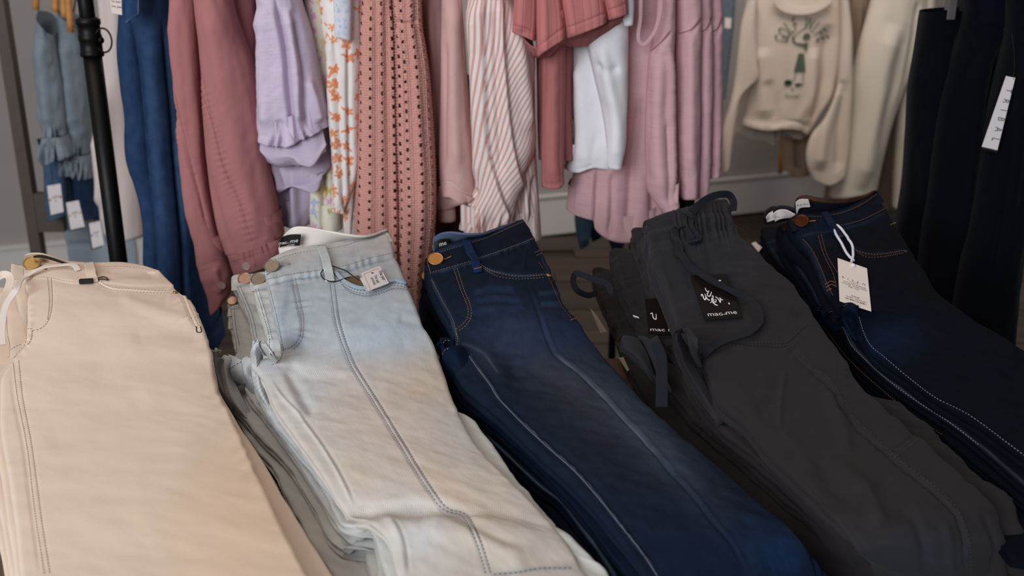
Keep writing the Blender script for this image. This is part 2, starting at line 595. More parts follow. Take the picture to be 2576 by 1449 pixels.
def slab(parent, rows3, T, mat, base, feats=(), marks=(), nv=180, nu=96, lobes=2, bulge=0.006, noise=(), split=None,
         names=('waistband', 'trouser_leg'), puff=0.004, seed=1, open_top=True, ksplit=None):
    """a folded garment lying flat: rows3 (k, MK, 3) are points across its top from fold edge to fold edge, T the thickness per
    row; its sides are the rounded edges of `lobes` cloth layers"""
    rows3, T = A(rows3), A(T)
    k = len(rows3)
    mid = rows3.mean(1)
    d = np.linalg.norm(np.diff(mid, axis=0), axis=1) + 0.004
    par = np.concatenate([[0], np.cumsum(d)])
    G = spline(rows3, nv, param=par)
    Tv = np.interp(np.linspace(0, par[-1], nv), par, T)
    ks = np.interp(np.linspace(0, par[-1], nv), par, np.arange(k))
    P = np.stack([spline(g, nu, param=np.linspace(0, 1, MK)) for g in G])
    W = unit(P[:, -1] - P[:, 0])
    V = unit(np.gradient(P.mean(1), axis=0))
    N = unit(np.cross(V, W))
    b = np.minimum(bulge, Tv * .5)
    t = np.linspace(0, 1, nu)
    P = P + W[:, None] * (b[:, None] * (1 - 2 * t)[None])[..., None]
    P = P + N[:, None] * (puff * (1 - np.abs(2 * t - 1) ** 2.2))[None, :, None]
    arc_n = 6
    arcs = []
    for j in range(lobes):
        for i in range(arc_n + 1):
            if j > 0 and i == 0:
                continue
            ph = math.pi * i / arc_n
            arcs.append((math.sin(ph), (j + .5 * (1 - math.cos(ph))) / lobes))
    arcs = arcs[1:]
    left = np.stack([P[:, 0] - W * (b * s)[:, None] - N * (Tv * h)[:, None] for s, h in arcs[::-1]], 1)
    right = np.stack([P[:, -1] + W * (b * s)[:, None] - N * (Tv * h)[:, None] for s, h in arcs], 1)
    nb = 5
    q = np.linspace(0, 1, nb + 2)[1:-1]
    bot = right[:, -1][:, None] + (left[:, 0] - right[:, -1])[:, None] * q[None, :, None]
    loop = np.concatenate([left, P, right, bot], 1)
    nl = loop.shape[1]
    na = len(arcs)
    L = loop.reshape(-1, 3)
    Fq = gridfaces(nv, nl, True)
    Nn = vnormals(L, Fq)
    if (Nn.reshape(nv, nl, 3)[:, na + nu // 2] * N).sum() < 0:
        Fq = Fq[:, ::-1]
        Nn = -Nn
    px, dep = project(L)
    # UV in metres
    wid = np.linalg.norm(np.diff(loop, axis=1), axis=2).mean(0)
    u = np.concatenate([[0], np.cumsum(wid)])
    v = np.concatenate([[0], np.cumsum(np.linalg.norm(np.diff(P.mean(1), axis=0), axis=1))])
    uv = np.stack([np.tile(u, nv), np.repeat(v, nl)], 1)
    # relief: seams and folds where they are traced, then loose wrinkles
    amp = np.tile(np.concatenate([np.linspace(.15, 1, na), np.ones(nu), np.linspace(1, .15, na), np.zeros(nb)]), nv)
    disp = features(px, feats)
    for a, su, sv, an in noise:
        c, s = math.cos(math.radians(an)), math.sin(math.radians(an))
        x, y = uv[:, 0] * c + uv[:, 1] * s, -uv[:, 0] * s + uv[:, 1] * c
        disp += a * (vnoise(x / su, y / sv, seed) + .5 * vnoise(x / su * 2.1, y / sv * 2.1, seed + 5)) * 2
    L = L + Nn * (disp * amp)[:, None]
    col = paint(px, base, marks)
    # the open waist: the edge turns in
    rim = []
    if open_top:
        L0 = L[:nl]
        c = L0.mean(0)
        q1 = L0 - N[0] * ((L0 - c) @ N[0])[:, None] * .45 - V[0] * .0016
        q2 = L0 - N[0] * ((L0 - c) @ N[0])[:, None] * .8 + V[0] * .03
        q3 = L0 - N[0] * ((L0 - c) @ N[0])[:, None] * .97 + V[0] * .05
        rim = [q3, q2, q1]
        L = np.concatenate([q3, q2, q1, L])
        nr = nv + 3
        uv = np.concatenate([np.stack([u, np.full(nl, -.01)], 1)] * 3 + [uv])
        col = np.concatenate([col[:nl]] * 3 + [col])
        Fr = gridfaces(nr, nl, True)
        if not np.array_equal(Fq[0], gridfaces(2, nl, True)[0]):
            Fr = Fr[:, ::-1]
        Fq, ks2 = Fr, np.concatenate([[0, 0, 0], ks])
    else:
        nr, ks2 = nv, ks
    surf = Surf(L, Fq)
    capf = np.arange((nr - 1) * nl, nr * nl)
    objs = []
    rowid = np.arange(nr - 1).repeat(nl)
    if split is not None:
        cut = int(np.searchsorted(ks2, split))
        sel = [(names[0], rowid < cut), (names[1], rowid >= cut)]
    else:
        sel = [(names[1], rowid >= 0)]
    for nm, m in sel:
        f = Fq[m]
        used = np.unique(f)
        re = np.zeros(len(L), int)
        re[used] = np.arange(len(used))
        o = mk(nm, L[used], re[f], mat, parent, uv[used], col[used])
        objs.append(o)
    # close the far end
    c = capf
    cap = mk('turned_hem', np.concatenate([L[c], L[c].mean(0)[None] + V[-1] * .004]),
             [(i, (i + 1) % nl, nl) for i in range(nl)], mat, parent, np.concatenate([uv[c], uv[c].mean(0)[None]]),
             np.concatenate([col[c], col[c].mean(0)[None]]))
    return surf, P, objs


def rows_top(rows):
    """rows: (points in the photograph from left edge to right edge, height of the cloth there)"""
    out = []
    for pts, z in rows:
        p = resample_px(pts, MK)
        z = np.broadcast_to(A(z), (2,)) if np.ndim(z) else A([z, z])
        zz = np.linspace(z[0], z[1], MK)
        out.append(np.concatenate([at_z(p[i:i + 1], zz[i]) for i in range(MK)]))
    return A(out)


def rows_under(top3, lefts, dz, inset=0.008, rights=None):
    """a pair lower in the pile: its own left edge, its right edge tucked under the pair above"""
    out = []
    for i, l in enumerate(lefts):
        z = top3[i, 0, 2] - dz[i]
        R = top3[i, -1].copy()
        R[2] -= dz[i]
        w = unit(top3[i, -1] - top3[i, 0])
        R = R - w * inset
        if rights is not None and rights[i] is not None:
            R = at_z(A([rights[i]]), z)[0]
        Lp = at_z(A([l]), z)[0]
        out.append(Lp + (R - Lp) * np.linspace(0, 1, MK)[:, None])
    return A(out)


def net(name, parent, ctrl, mat, base, n=(24, 24), thick=0.0022, kind='z', marks=(), noise=0.0, seed=3, feats=()):
    """a free piece of cloth spanned by a control net of (px, py, height or depth) points, with real thickness"""
    C3 = []
    for r in ctrl:
        row = []
        for p in r:
            row.append(at_z(A([p[:2]]), p[2])[0] if kind == 'z' else at_y(A([p[:2]]), p[2])[0])
        C3.append(row)
    m = max(len(r) for r in C3)
    C3 = A([spline(A(r), m) if len(r) != m else A(r) for r in C3])
    G = spline(C3, n[0])
    G = np.stack([spline(g, n[1]) for g in G])
    V = G.reshape(-1, 3)
    Fq = gridfaces(*n)
    N = vnormals(V, Fq)
    px, _ = project(V)
    tocam = unit(CAMV - V)
    if (N * tocam).sum() < 0:
        N, Fq = -N, Fq[:, ::-1]
    u = np.linalg.norm(G[0, -1] - G[0, 0])
    v = np.linalg.norm(G[-1, 0] - G[0, 0])
    uu, vv = np.meshgrid(np.linspace(0, u, n[1]), np.linspace(0, v, n[0]))
    uv = np.stack([uu.ravel(), vv.ravel()], 1)
    if noise:
        V = V + N * (noise * (vnoise(uv[:, 0] / .02, uv[:, 1] / .02, seed))[:, None])
    if len(feats):
        V = V + N * features(px, feats)[:, None]
    V2 = V - N * thick
    k = len(V)
    edge = ([(0, j, 0, j + 1) for j in range(n[1] - 1)] + [(n[0] - 1, j + 1, n[0] - 1, j) for j in range(n[1] - 1)]
            + [(i + 1, 0, i, 0) for i in range(n[0] - 1)] + [(i, n[1] - 1, i + 1, n[1] - 1) for i in range(n[0] - 1)])
    ef = A([[a * n[1] + b, c * n[1] + d, c * n[1] + d + k, a * n[1] + b + k] for a, b, c, d in edge]).astype(int)
    allF = np.concatenate([Fq, Fq[:, ::-1] + k, ef])
    allV = np.concatenate([V, V2])
    col = paint(np.concatenate([px, px]), base, marks)
    o = mk(name, allV, allF, mat, parent, np.concatenate([uv, uv]), col)
    return o, Surf(V, Fq)


def hang(parent, rows, Y, mat, base, th=0.05, back=None, name='body', feats=(), marks=(), noise=(), nv=150, nu=80, power=2.4,
         seed=1, extend=False, dye=None, drop=None, hollow=True):
    """a hanging tube of cloth: rows of photograph points across its front at depth Y, rounded sides, a back and an open hem"""
    back = th if back is None else back
    m = 13
    rows = [A(r) for r in rows]
    Ys = np.broadcast_to(A(Y), (len(rows),)).astype(float)
    if extend:
        r0 = rows[0].copy()
        dy = -270 - r0[:, 1].mean()
        r1 = r0.copy()
        r1[:, 1] = r0[:, 1] + dy
        r1[:, 0] = CX + (r0[:, 0] - CX) * (1 - dy / 8300.0)
        rows = [r1] + rows
        Ys = np.concatenate([[Ys[0]], Ys])
    R3 = A([at_y(resample_px(r, m), y) for r, y in zip(rows, Ys)])
    par = np.concatenate([[0], np.cumsum(np.linalg.norm(np.diff(R3.mean(1), axis=0), axis=1) + .003)])
    G = spline(R3, nv, param=par)
    P = np.stack([spline(g, nu, param=np.linspace(0, 1, m)) for g in G])
    t = np.linspace(0, 1, nu)
    rnd = np.sqrt(np.clip(1 - np.abs(2 * t - 1) ** power, 0, 1))
    wid = np.linalg.norm(P[:, -1] - P[:, 0], axis=1)
    d = np.minimum(th, wid * .6)
    front = P.copy()
    front[..., 1] -= (d[:, None] * (rnd - 1)[None])           # silhouette sits behind, the middle at Y
    nb = max(12, nu // 4)
    tb = np.linspace(1, 0, nb + 2)[1:-1]
    Bk = np.stack([spline(g, nb + 2, param=np.linspace(0, 1, m))[::-1][1:-1] for g in G])
    rb = np.sqrt(np.clip(1 - np.abs(2 * tb - 1) ** power, 0, 1))
    Bk[..., 1] += d[:, None] + np.minimum(back, wid * 1.2)[:, None] * rb[None]
    loop = np.concatenate([front, Bk], 1)
    nl = nu + nb
    L = loop.reshape(-1, 3)
    Fq = gridfaces(nv, nl, True)
    Nn = vnormals(L, Fq)
    if Nn.reshape(nv, nl, 3)[:, nu // 2, 1].mean() > 0:
        Fq, Nn = Fq[:, ::-1], -Nn
    px, _ = project(L)
    u = np.concatenate([[0], np.cumsum(np.linalg.norm(np.diff(loop, axis=1), axis=2).mean(0))])
    u = u - u[nu // 2]
    v = np.concatenate([[0], np.cumsum(np.linalg.norm(np.diff(P.mean(1), axis=0), axis=1))])
    uv = np.stack([np.tile(u, nv), np.repeat(v, nl)], 1)
    isf = np.tile(np.concatenate([np.ones(nu), np.zeros(nb)]), nv)
    edge = np.tile(np.concatenate([np.clip(np.minimum(t, 1 - t) * 12, 0.1, 1), np.zeros(nb)]), nv)
    disp = 1.4 * features(px, feats) * isf
    for a, su, sv, an in noise:
        c, s = math.cos(math.radians(an)), math.sin(math.radians(an))
        x, y = uv[:, 0] * c + uv[:, 1] * s, -uv[:, 0] * s + uv[:, 1] * c
        disp += a * (vnoise(x / su, y / sv, seed) + .5 * vnoise(x / su * 2.1, y / sv * 2.1, seed + 5)) * 2
    L = L + Nn * (disp * edge)[:, None]
    col = paint(px, base, marks)
    if dye is not None:
        col = dye(px, uv, col)
    Fs = [Fq]
    if hollow:                                                 # the hem turns up inside
        e = L[-nl:]
        c = e.mean(0)
        i1 = e + (c - e) * np.clip(.0035 / (np.linalg.norm(c - e, axis=1, keepdims=True) + 1e-6), 0, .5) + [0, 0, -.0006]
        i2 = i1 + [0, 0, .05]
        base_i = len(L)
        L = np.concatenate([L, i1, i2])
        uv = np.concatenate([uv, uv[-nl:], uv[-nl:]])
        col = np.concatenate([col, col[-nl:], col[-nl:]])
        j = np.arange(nl)
        a = (nv - 1) * nl
        r1 = np.stack([a + j, a + (j + 1) % nl, base_i + (j + 1) % nl, base_i + j], 1)
        r2 = np.stack([base_i + j, base_i + (j + 1) % nl, base_i + nl + (j + 1) % nl, base_i + nl + j], 1)
        if not np.array_equal(Fq[0], gridfaces(2, nl, True)[0]):
            r1, r2 = r1[:, ::-1], r2[:, ::-1]
        Fs += [r1, r2]
    Fq0 = Fq
    if drop is not None:                                       # open-work: leave the holes out of the cloth
        cu = uv[Fq0].mean(1)
        keep = ~drop(cu)
        Fs[0] = Fq0[keep]
    allF = np.concatenate(Fs)
    surf = Surf(L, Fq0)
    o = mk(name, L, allF, mat, parent, uv, col)
    return surf, o


# ------------------------------------------------------------------ small parts laid on cloth
def stitch(parent, surf, pts, mat, name='stitching', dash=0.0028, gap=0.0016, r=0.00042, lift=0.0004, solidline=False):
    pts = A(pts)
    ln = np.linalg.norm(np.diff(pts[:, :2], axis=0), axis=1).sum()
    n = int(max(12, ln / 3))
    try:
        P, N = surf.path(pts, n, lift)
    except ValueError:
        print('MISS stitch', name, pts[0])
        return None
    s = np.concatenate([[0], np.cumsum(np.linalg.norm(np.diff(P, axis=0), axis=1))])
    parts = []
    if solidline:
        parts.append(tube_geo(P, r, 5, N))
    else:
        q = 0.0
        while q + dash < s[-1]:
            a = A([np.interp(q, s, P[:, i]) for i in range(3)])
            b = A([np.interp(q + dash, s, P[:, i]) for i in range(3)])
            nn = unit(A([np.interp(q, s, N[:, i]) for i in range(3)]))
            if np.linalg.norm(b - a) < dash * 1.6:
                t = unit(b - a)
                w = np.cross(nn, t) * r
                h = nn * r * .9
                m = (a + b) / 2 + h * 1.1
                v = A([a - w, a + w, b + w, b - w, m - w * .7, m + w * .7])
                parts.append((v, [(0, 1, 5, 4), (4, 5, 2, 3), (0, 4, 3), (1, 2, 5), (0, 3, 2, 1)]))
            q += dash + gap
    if not parts:
        return None
    V, f = join(parts)
    o = mk(name, V, f, mat, parent)
    if not solidline:
        o['kind'] = 'stuff'
    return o


def stitches(parent, surf, lines, mat, name='stitching', **k):
    """several runs of one seam thread as one part"""
    tmp = []
    for l in lines:
        o = stitch(None, surf, l, mat, name, **k)
        if o is None:
            continue
        me = o.data
        v = np.zeros(len(me.vertices) * 3)
        me.vertices.foreach_get('co', v)
        tmp.append((v.reshape(-1, 3), [tuple(p.vertices) for p in me.polygons]))
        bpy.data.objects.remove(o)
        bpy.data.meshes.remove(me)
    if not tmp:
        return None
    V, f = join(tmp)
    o = mk(name, V, f, mat, parent)
    o['kind'] = 'stuff'
    return o


def strap(name, parent, surf, pts, w, mat, base, lift=0.002, n=60, t=0.0011, lifts=None):
    """strap following the cloth; pts (px, py) lie on the cloth, (px, py, z) hang free at that height"""
    if surf is not None and all(len(p) == 2 for p in pts):
        P, N = surf.path(pts, n, 0)
        l = np.interp(np.linspace(0, 1, n), np.linspace(0, 1, len(lifts)), lifts) if lifts is not None else lift
        for _ in range(2):
            P[1:-1] = .25 * P[:-2] + .5 * P[1:-1] + .25 * P[2:]
        P = P + N * np.broadcast_to(A(l), (n,))[:, None]
    else:
        P, N = [], []
        for i, p in enumerate(pts):
            if len(p) == 2:
                a, b = surf.hit([p])
                li = lifts[i] if lifts is not None else lift
                P.append(a[0] + b[0] * li), N.append(b[0])
            else:
                a = at_z(A([p[:2]]), p[2])[0]
                P.append(a), N.append(unit(CAMV - a) if len(p) == 3 else unit(A(p[3])))
        P, N = spline(A(P), n), unit(spline(A(N), n))
    V, f = strap_geo(P, N, w, t)
    uv = np.stack([np.tile(np.linspace(0, 0.02, 10), n), np.repeat(np.linspace(0, .4, n), 10)], 1)
    o = mk(name, V, f, mat, parent, uv, A(base))
    return o, Surf(V, [q for q in f if len(q) == 4])


def button(parent, surf, c, r, mat, hole=None, thread=None, name='button', lift=0.0055, tilt=None):
    try:
        P, N = surf.hit([c])
    except ValueError:
        print('MISS button', c)
        return None
    n = unit(.55 * N[0] + .45 * unit(CAMV - P[0])) if tilt is None else unit(A(tilt))
    p = P[0] + n * lift
    V, f = lathe_geo(p, n, [(r * .55, -.004), (r * .6, 0), (r * .97, .0006), (r, .0015), (r * .97, .0023), (r * .9, .0026),
                            (r * .86, .0021), (r * .82, .0020), (r * .80, .0020), (r * .4, .0020), (r * .02, .0020)])
    b = mk(name, V, f, mat, parent)
    if hole is not None:
        o1 = stitch(parent, surf, hole, thread, 'buttonhole', r=0.0011, lift=0.0006, solidline=True)
    return b


def rivet(parent, surf, c, r, mat):
    P, N = surf.hit([c])
    V, f = lathe_geo(P[0], N[0], [(r, -.001), (r, .0008), (r * .8, .0014), (r * .5, .0009), (r * .3, .0016), (r * .02, .0018)], 18)
    return mk('rivet', V, f, mat, parent)


def card(name, parent, corners, surf=None, lift=0.004, depth=None, mat=None, t=0.0006, plane=None):
    """a stiff tag whose four corners (tl, tr, br, bl) are seen at these points, lying on the cloth or at a given depth"""
    c = A(corners)
    if plane is not None:
        o, n = plane
    elif surf is not None:
        P, N = surf.hit(c)
        o, n = P.mean(0), unit(N.mean(0))
        # plane through the four resting points
        u, s, vt = np.linalg.svd(P - o)
        n2 = vt[2] * np.sign(vt[2] @ n)
        n = unit(.6 * n2 + .4 * n)
        o = o + n * (lift + max(0, ((P - o) @ n).max()))
    r = rays(c)
    if depth is not None:
        Q = at_y(c, depth)
    else:
        Q = CAMV + r * (((o - CAMV) @ n) / (r @ n))[:, None]
    n = unit(np.cross(Q[1] - Q[0], Q[3] - Q[0]))
    if n @ (CAMV - Q.mean(0)) < 0:
        n = -n
    # slight bow of the paper
    k = 6
    g = [[(Q[0] * (1 - a) + Q[1] * a) * (1 - b) + (Q[3] * (1 - a) + Q[2] * a) * b for a in np.linspace(0, 1, k)]
         for b in np.linspace(0, 1, k)]
    g = A(g)
    V = g.reshape(-1, 3)
    Fq = gridfaces(k, k)
    V2 = V - n * t
    kk = len(V)
    e = [(0, j, 0, j + 1) for j in range(k - 1)] + [(k - 1, j + 1, k - 1, j) for j in range(k - 1)] + \
        [(i + 1, 0, i, 0) for i in range(k - 1)] + [(i, k - 1, i + 1, k - 1) for i in range(k - 1)]
    ef = A([[a * k + b, cc * k + d, cc * k + d + kk, a * k + b + kk] for a, b, cc, d in e]).astype(int)
    ob = mk(name, np.concatenate([V, V2]), np.concatenate([Fq, Fq[:, ::-1] + kk, ef]), mat, parent, smooth=False)
    return ob, Q, n


def glyphs(s, shear=0.0, spacing=1.0):
    """flat letter shapes as (vertices, faces), cap height about 0.7 of the size, centred on x"""
    cu = bpy.data.curves.new('lettering', 'FONT')
    cu.body, cu.size, cu.align_x, cu.shear, cu.space_character = s, 1.0, 'CENTER', shear, spacing
    cu.resolution_u = 3
    o = bpy.data.objects.new('lettering', cu)
    COL.objects.link(o)
    dg = bpy.context.evaluated_depsgraph_get()
    me = bpy.data.meshes.new_from_object(o.evaluated_get(dg))
    V = A([v.co[:] for v in me.vertices]) if len(me.vertices) else np.zeros((0, 3))
    f = [tuple(p.vertices) for p in me.polygons]
    bpy.data.objects.remove(o)
    bpy.data.curves.remove(cu)
    bpy.data.meshes.remove(me)
    return V, f


def print_on(parent, Q, n, items, mat, name='lettering', lift=0.0004):
    """print text on a card; items: (text, x, y, size[, options]) with x, y from 0 to 1 across and down the card, size a share
    of its height"""
    parts = []
    ex, ey = Q[1] - Q[0], Q[3] - Q[0]
    hgt, wid = np.linalg.norm(ey), np.linalg.norm(ex)
    for it in items:
        s, x, y, sz = it[:4]
        op = it[4] if len(it) > 4 else {}
        if isinstance(s, str):
            V, f = glyphs(s, op.get('shear', 0), op.get('spacing', 1))
        else:
            V, f = s
        if not len(V):
            continue
        a = math.radians(op.get('rot', 0))
        vx = V[:, 0] * op.get('wide', 1.0)
        X, Yy = vx * math.cos(a) - V[:, 1] * math.sin(a), vx * math.sin(a) + V[:, 1] * math.cos(a)
        k = sz * hgt
        b = x + X * k / wid
        c = y - Yy * k / hgt
        W = Q[0] + ((1 - c) * 0 + b)[:, None] * ((Q[1] - Q[0])[None] * (1 - c)[:, None] + (Q[2] - Q[3])[None] * c[:, None]) \
            + c[:, None] * (Q[3] - Q[0])[None]
        parts.append((W + n * lift, f))
    V, f = join(parts)
    return mk(name, V, f, mat, parent, smooth=False)


def stroke(pts, w, n=14):
    w = w * .62
    """a brush stroke as a flat ribbon in card units"""
    P = spline(A(pts), n)
    T = unit(np.gradient(P, axis=0))
    B = np.stack([-T[:, 1], T[:, 0]], 1)
    ww = w * (.55 + .45 * np.sin(np.linspace(.3, math.pi - .2, n)))[:, None]
    V = np.concatenate([P + B * ww / 2, P - B * ww / 2])
    V = np.concatenate([V, np.zeros((len(V), 1))], 1)
    f = [(i, i + 1, n + i + 1, n + i) for i in range(n - 1)]
    return V, f



def drape(parent, rows, mat, base, seams=(), thread=None, noise=.0012, seed=3):
    """a small bunched fold of the crotch; rows run from its crest down to where it sinks into the garment:
    ([(px, py), ...], height or heights)"""
    ctrl = []
    for pts, z in rows:
        z = np.interp(np.linspace(0, 1, len(pts)), np.linspace(0, 1, max(2, np.size(z))), np.broadcast_to(A(z), (max(2, np.size(z)),)))
        ctrl.append([(p[0], p[1], q) for p, q in zip(pts, z)])
    # the crest turns over and goes down behind
    first = [(p[0], p[1] + 5, p[2] - .012) for p in ctrl[0]]
    o, s = net('crotch_fold', parent, [first] + ctrl, mat, base, (34, 26), .0035, noise=noise, seed=seed)
    if seams:
        stitches(o, s, seams, thread, 'crotch_stitching')
    return o
# ------------------------------------------------------------------ the setting: floor, back wall, skirting, table, rails
def struct(o):
    o['kind'] = 'structure'
    return o


WSL = 0.42                                   # the back wall runs obliquely: y = 5.0 + 0.42 x
wang = math.atan(WSL)


def wall_pt(x, off=0.0):
    return A([x - off * math.sin(wang), 5.0 + WSL * x + off * math.cos(wang), 0])


v, f = box((0.6, 3.4, -0.04), (9.0, 7.4, 0.05))
floor = struct(mk('floor', v, f, solid('subfloor', S(50, 38, 26), .8), None, smooth=False))
pv, pf = box((0, 0, 0), (1.38, 0.126, 0.016))
plank_mesh = None
for i in range(34):
    for j in range(5):
        x = -2.0 + j * 1.384 + (i * 0.47) % 1.3 - .65
        y = 1.62 + i * 0.1285
        if y > 5.0 + WSL * (x - 0.7) + .1:
            continue
        if plank_mesh is None:
            o = mk('plank', pv, pf, M['floor_wood'], floor, smooth=False)
            plank_mesh = o.data
        else:
            o = bpy.data.objects.new('plank', plank_mesh)
            place(o, 'plank', floor)
        o.location = (x, y, -0.008 - 0.0012 * ((i * 7 + j * 3) % 3))

for nm, off, z, h, t, mat in (('wall_back', 0.05, 1.5, 3.0, 0.10, 'wall'), ('baseboard_back', -0.012, 0.10, 0.20, 0.024, 'trim')):
    c = wall_pt(0.2, off)
    v, f = box((0, 0, 0), (6.4, t, h), wang)
    struct(mk(nm, v + [c[0], c[1], z], f, M[mat], None, smooth=False))
# cap bead of the skirting
c = wall_pt(0.2, -0.016)
v, f = box((0, 0, 0), (6.4, 0.032, 0.012), wang)
struct(mk('trim_1', v + [c[0], c[1], 0.206], f, M['trim'], None, smooth=False))

# display table under the folded trousers
TA = math.radians(2)
tx, ty = math.cos(TA), math.sin(TA)
TZ = 0.80
table = thing('display_table', 'pale wooden display table almost hidden under the folded trousers', 'table', (0.2, 1.12, 0))


def tpt(a, b):
    return A([0.16 + a * tx - b * ty, 1.08 + a * ty + b * tx])


for i in range(4):                            # the top is boarded
    b0 = -0.215 + i * 0.1240
    c = tpt(0.1, b0 + .062)
    v, f = box((0, 0, 0), (2.3, 0.1222, 0.03), TA)
    mk('board', v + [c[0], c[1], TZ - .016], f, M['table_wood'], table, smooth=False)
for a in (-0.95, 1.15):
    for b in (-0.15, 0.22):
        c = tpt(a, b)
        v, f = box((0, 0, 0), (0.06, 0.06, 0.77), TA)
        mk('leg', v + [c[0], c[1], 0.385], f, M['table_wood'], table, smooth=False)
for b in (-0.18, 0.25):
    c = tpt(0.1, b)
    v, f = box((0, 0, 0), (2.1, 0.025, 0.09), TA)
    mk('apron', v + [c[0], c[1], TZ - .076], f, M['table_wood'], table, smooth=False)

# clothes rail behind the table
RY = 1.84
rail = thing('clothes_rail', 'black tubular clothes rail with adjustable post at left', 'clothes rail', (-0.9, RY, 0))
p0 = at_y(A([[215, 40], [303, 660]]), RY)
pxr = p0[:, 0].mean()
zc = at_y(A([[228, 95]]), RY)[0, 2]
v, f = join([tube_geo([(pxr, RY, 0.02), (pxr, RY, zc - .02)], 0.0165, 20, n=4)])
mk('post', v, f, M['black_metal'], rail)
v, f = tube_geo([(pxr, RY, zc - .03), (pxr, RY, 1.47)], 0.0135, 20, n=4)
mk('inner_post', v, f, M['black_metal'], rail)
v, f = lathe_geo((pxr, RY, zc), (0, 0, 1), [(.0172, -.034), (.0205, -.032), (.0208, -.026), (.0192, -.024), (.0192, -.006), (.0205, -.004),
                                            (.0205, .004), (.0192, .006), (.0192, .022), (.0212, .024), (.0212, .032), (.0175, .034), (.0145, .036)])
col_ = mk('collar', v, f, M['black_metal'], rail)
ring = [(pxr + .026 - .013 * math.cos(a), RY - .006 - .004 * math.cos(a), zc + .021 * math.sin(a) - .004) for a in np.linspace(.35, 5.93, 28)]
v, f = tube_geo(ring, 0.0017, 8, up=np.repeat(A([[0, 1, 0]]), 28, 0))
mk('pull_ring', v, f, M['black_metal'], col_)
v, f = lathe_geo((pxr + .019, RY - .004, zc - .004), (.9, -.4, 0), [(.006, 0), (.006, .004), (.004, .006), (.001, .0065)], 14)
mk('screw', v, f, M['black_metal'], col_)
xr2 = at_y(A([[1745, 300]]), RY)[0, 0]
v, f = tube_geo([(pxr, RY, 1.47), (xr2, RY, 1.47)], 0.0135, 16, up=np.repeat(A([[0, 1, 0.0]]), 6, 0), n=6)
mk('top_bar', v, f, M['black_metal'], rail)
v, f = tube_geo([(xr2, RY + .03, 0.02), (xr2, RY + .03, 1.47)], 0.0165, 16, n=4)
mk('post', v, f, M['black_metal'], rail)
for x in (pxr, xr2):
    v, f = tube_geo([(x, RY - .22, 0.02), (x, RY + .26, 0.02)], 0.0165, 12, n=4)
    mk('foot', v, f, M['black_metal'], rail)
# ------------------------------------------------------------------ folded trousers on the table
def K(r, g, b, k=1.0):
    return np.clip(S(r, g, b) * k, 0, .88)


def pile_T(rows3, n, zb=TZ + 0.002):
    return np.clip((rows3[:, :, 2].mean(1) - zb) / n, .008, .06)


# ================= A: cream trousers, far left
CREAM = K(221, 200, 182, 1.0)
A_rows = [
    ([(55, 647), (135, 659), (240, 669), (330, 668), (404, 680)], (.952, .948)),
    ([(55, 697), (124, 700), (180, 710), (240, 710), (330, 716), (442, 716)], (.948, .945)),
    ([(66, 750), (486, 760)], (.940, .938)),
    ([(66, 800), (505, 800)], (.931, .930)),
    ([(64, 845), (519, 838)], (.921, .921)),
    ([(52, 880), (533, 884)], (.913, .913)),
    ([(26, 908), (538, 916)], (.908, .907)),
    ([(4, 940), (546, 970)], (.903, .900)),
    ([(0, 1010), (580, 1040)], (.894, .892)),
    ([(2, 1100), (614, 1112)], (.887, .886)),
    ([(20, 1195), (664, 1222)], (.881, .880)),
    ([(36, 1320), (720, 1343)], (.875, .874)),
    ([(49, 1445), (778, 1449)], (.869, .868)),
    ([(64, 1570), (850, 1590)], (.863, .862)),
]
A3 = rows_top(A_rows)
nA = 4
TAa = pile_T(A3, nA)
lapA = thing('folded_trousers', 'cream cotton trousers with gold button and white drawcord, on top of their pile', 'trousers', A3[5, 4], 'cream trousers pile')
A_fly = [(63, 713), (68, 771), (68, 835), (63, 866), (45, 888), (30, 908)]
A_fly2 = [(81, 832), (77, 857), (55, 880), (33, 906)]
A_J1 = [(120, 699), (124, 766), (120, 804)]
A_J2 = [(129, 699), (131, 770), (121, 808), (105, 825), (80, 833)]
A_wb = [(56, 696), (124, 699), (177, 709), (224, 709), (260, 709)]
A_in1 = [(33, 912), (44, 1000), (66, 1112), (88, 1290), (112, 1449)]
A_in2 = [(47, 908), (57, 1000), (78, 1112), (102, 1290), (126, 1449)]
A_ridge = [(27, 915), (36, 1000), (58, 1112), (81, 1290), (103, 1449)]
A_pock = [(248, 706), (276, 721), (331, 727), (426, 733)]
A_pock2 = [(240, 709), (270, 727), (330, 734), (440, 738)]
A_side = [(437, 712), (456, 741), (475, 788), (494, 828)]
A_side2 = [(446, 712), (464, 741), (483, 785), (501, 824)]
fA = [('s', A_wb + [(330, 716), (440, 716)], -.0016, 3, 26), ('g', A_J2, -.0006, 4), ('s', A_fly2, .0012, 4, 20), ('g', A_ridge, -.0012, 4),
      ('g', A_in1, -.0005, 3), ('g', A_in2, -.0005, 3), ('s', A_pock, -.0022, 4, 30), ('g', A_side, -.0010, 4),
      ('g', [(540, 960), (585, 1035), (650, 1160), (700, 1280), (800, 1449)], .001, 10),
      ('w', A_fly, .0007, 16, 21), ('w', A_side, .0012, 26, 30), ('w', [(520, 850), (545, 960), (600, 1080), (670, 1240)], .0009, 30, 48),
      ('g', [(250, 700), (320, 690), (400, 692)], -.0022, 9), ('g', [(260, 682), (340, 681), (400, 684)], -.0013, 6), ('g', [(300, 745), (420, 790), (500, 810)], .002, 16),
      ('g', [(330, 850), (430, 835), (510, 852)], -.0015, 18), ('g', [(60, 1010), (300, 985), (560, 1030)], .0012, 50),
      ('g', [(110, 1110), (240, 1060), (370, 990)], -.0012, 34), ('g', [(340, 1350), (450, 1200), (490, 1060)], .0010, 50), ('g', [(170, 740), (240, 860), (270, 1000)], -.0009, 40)]
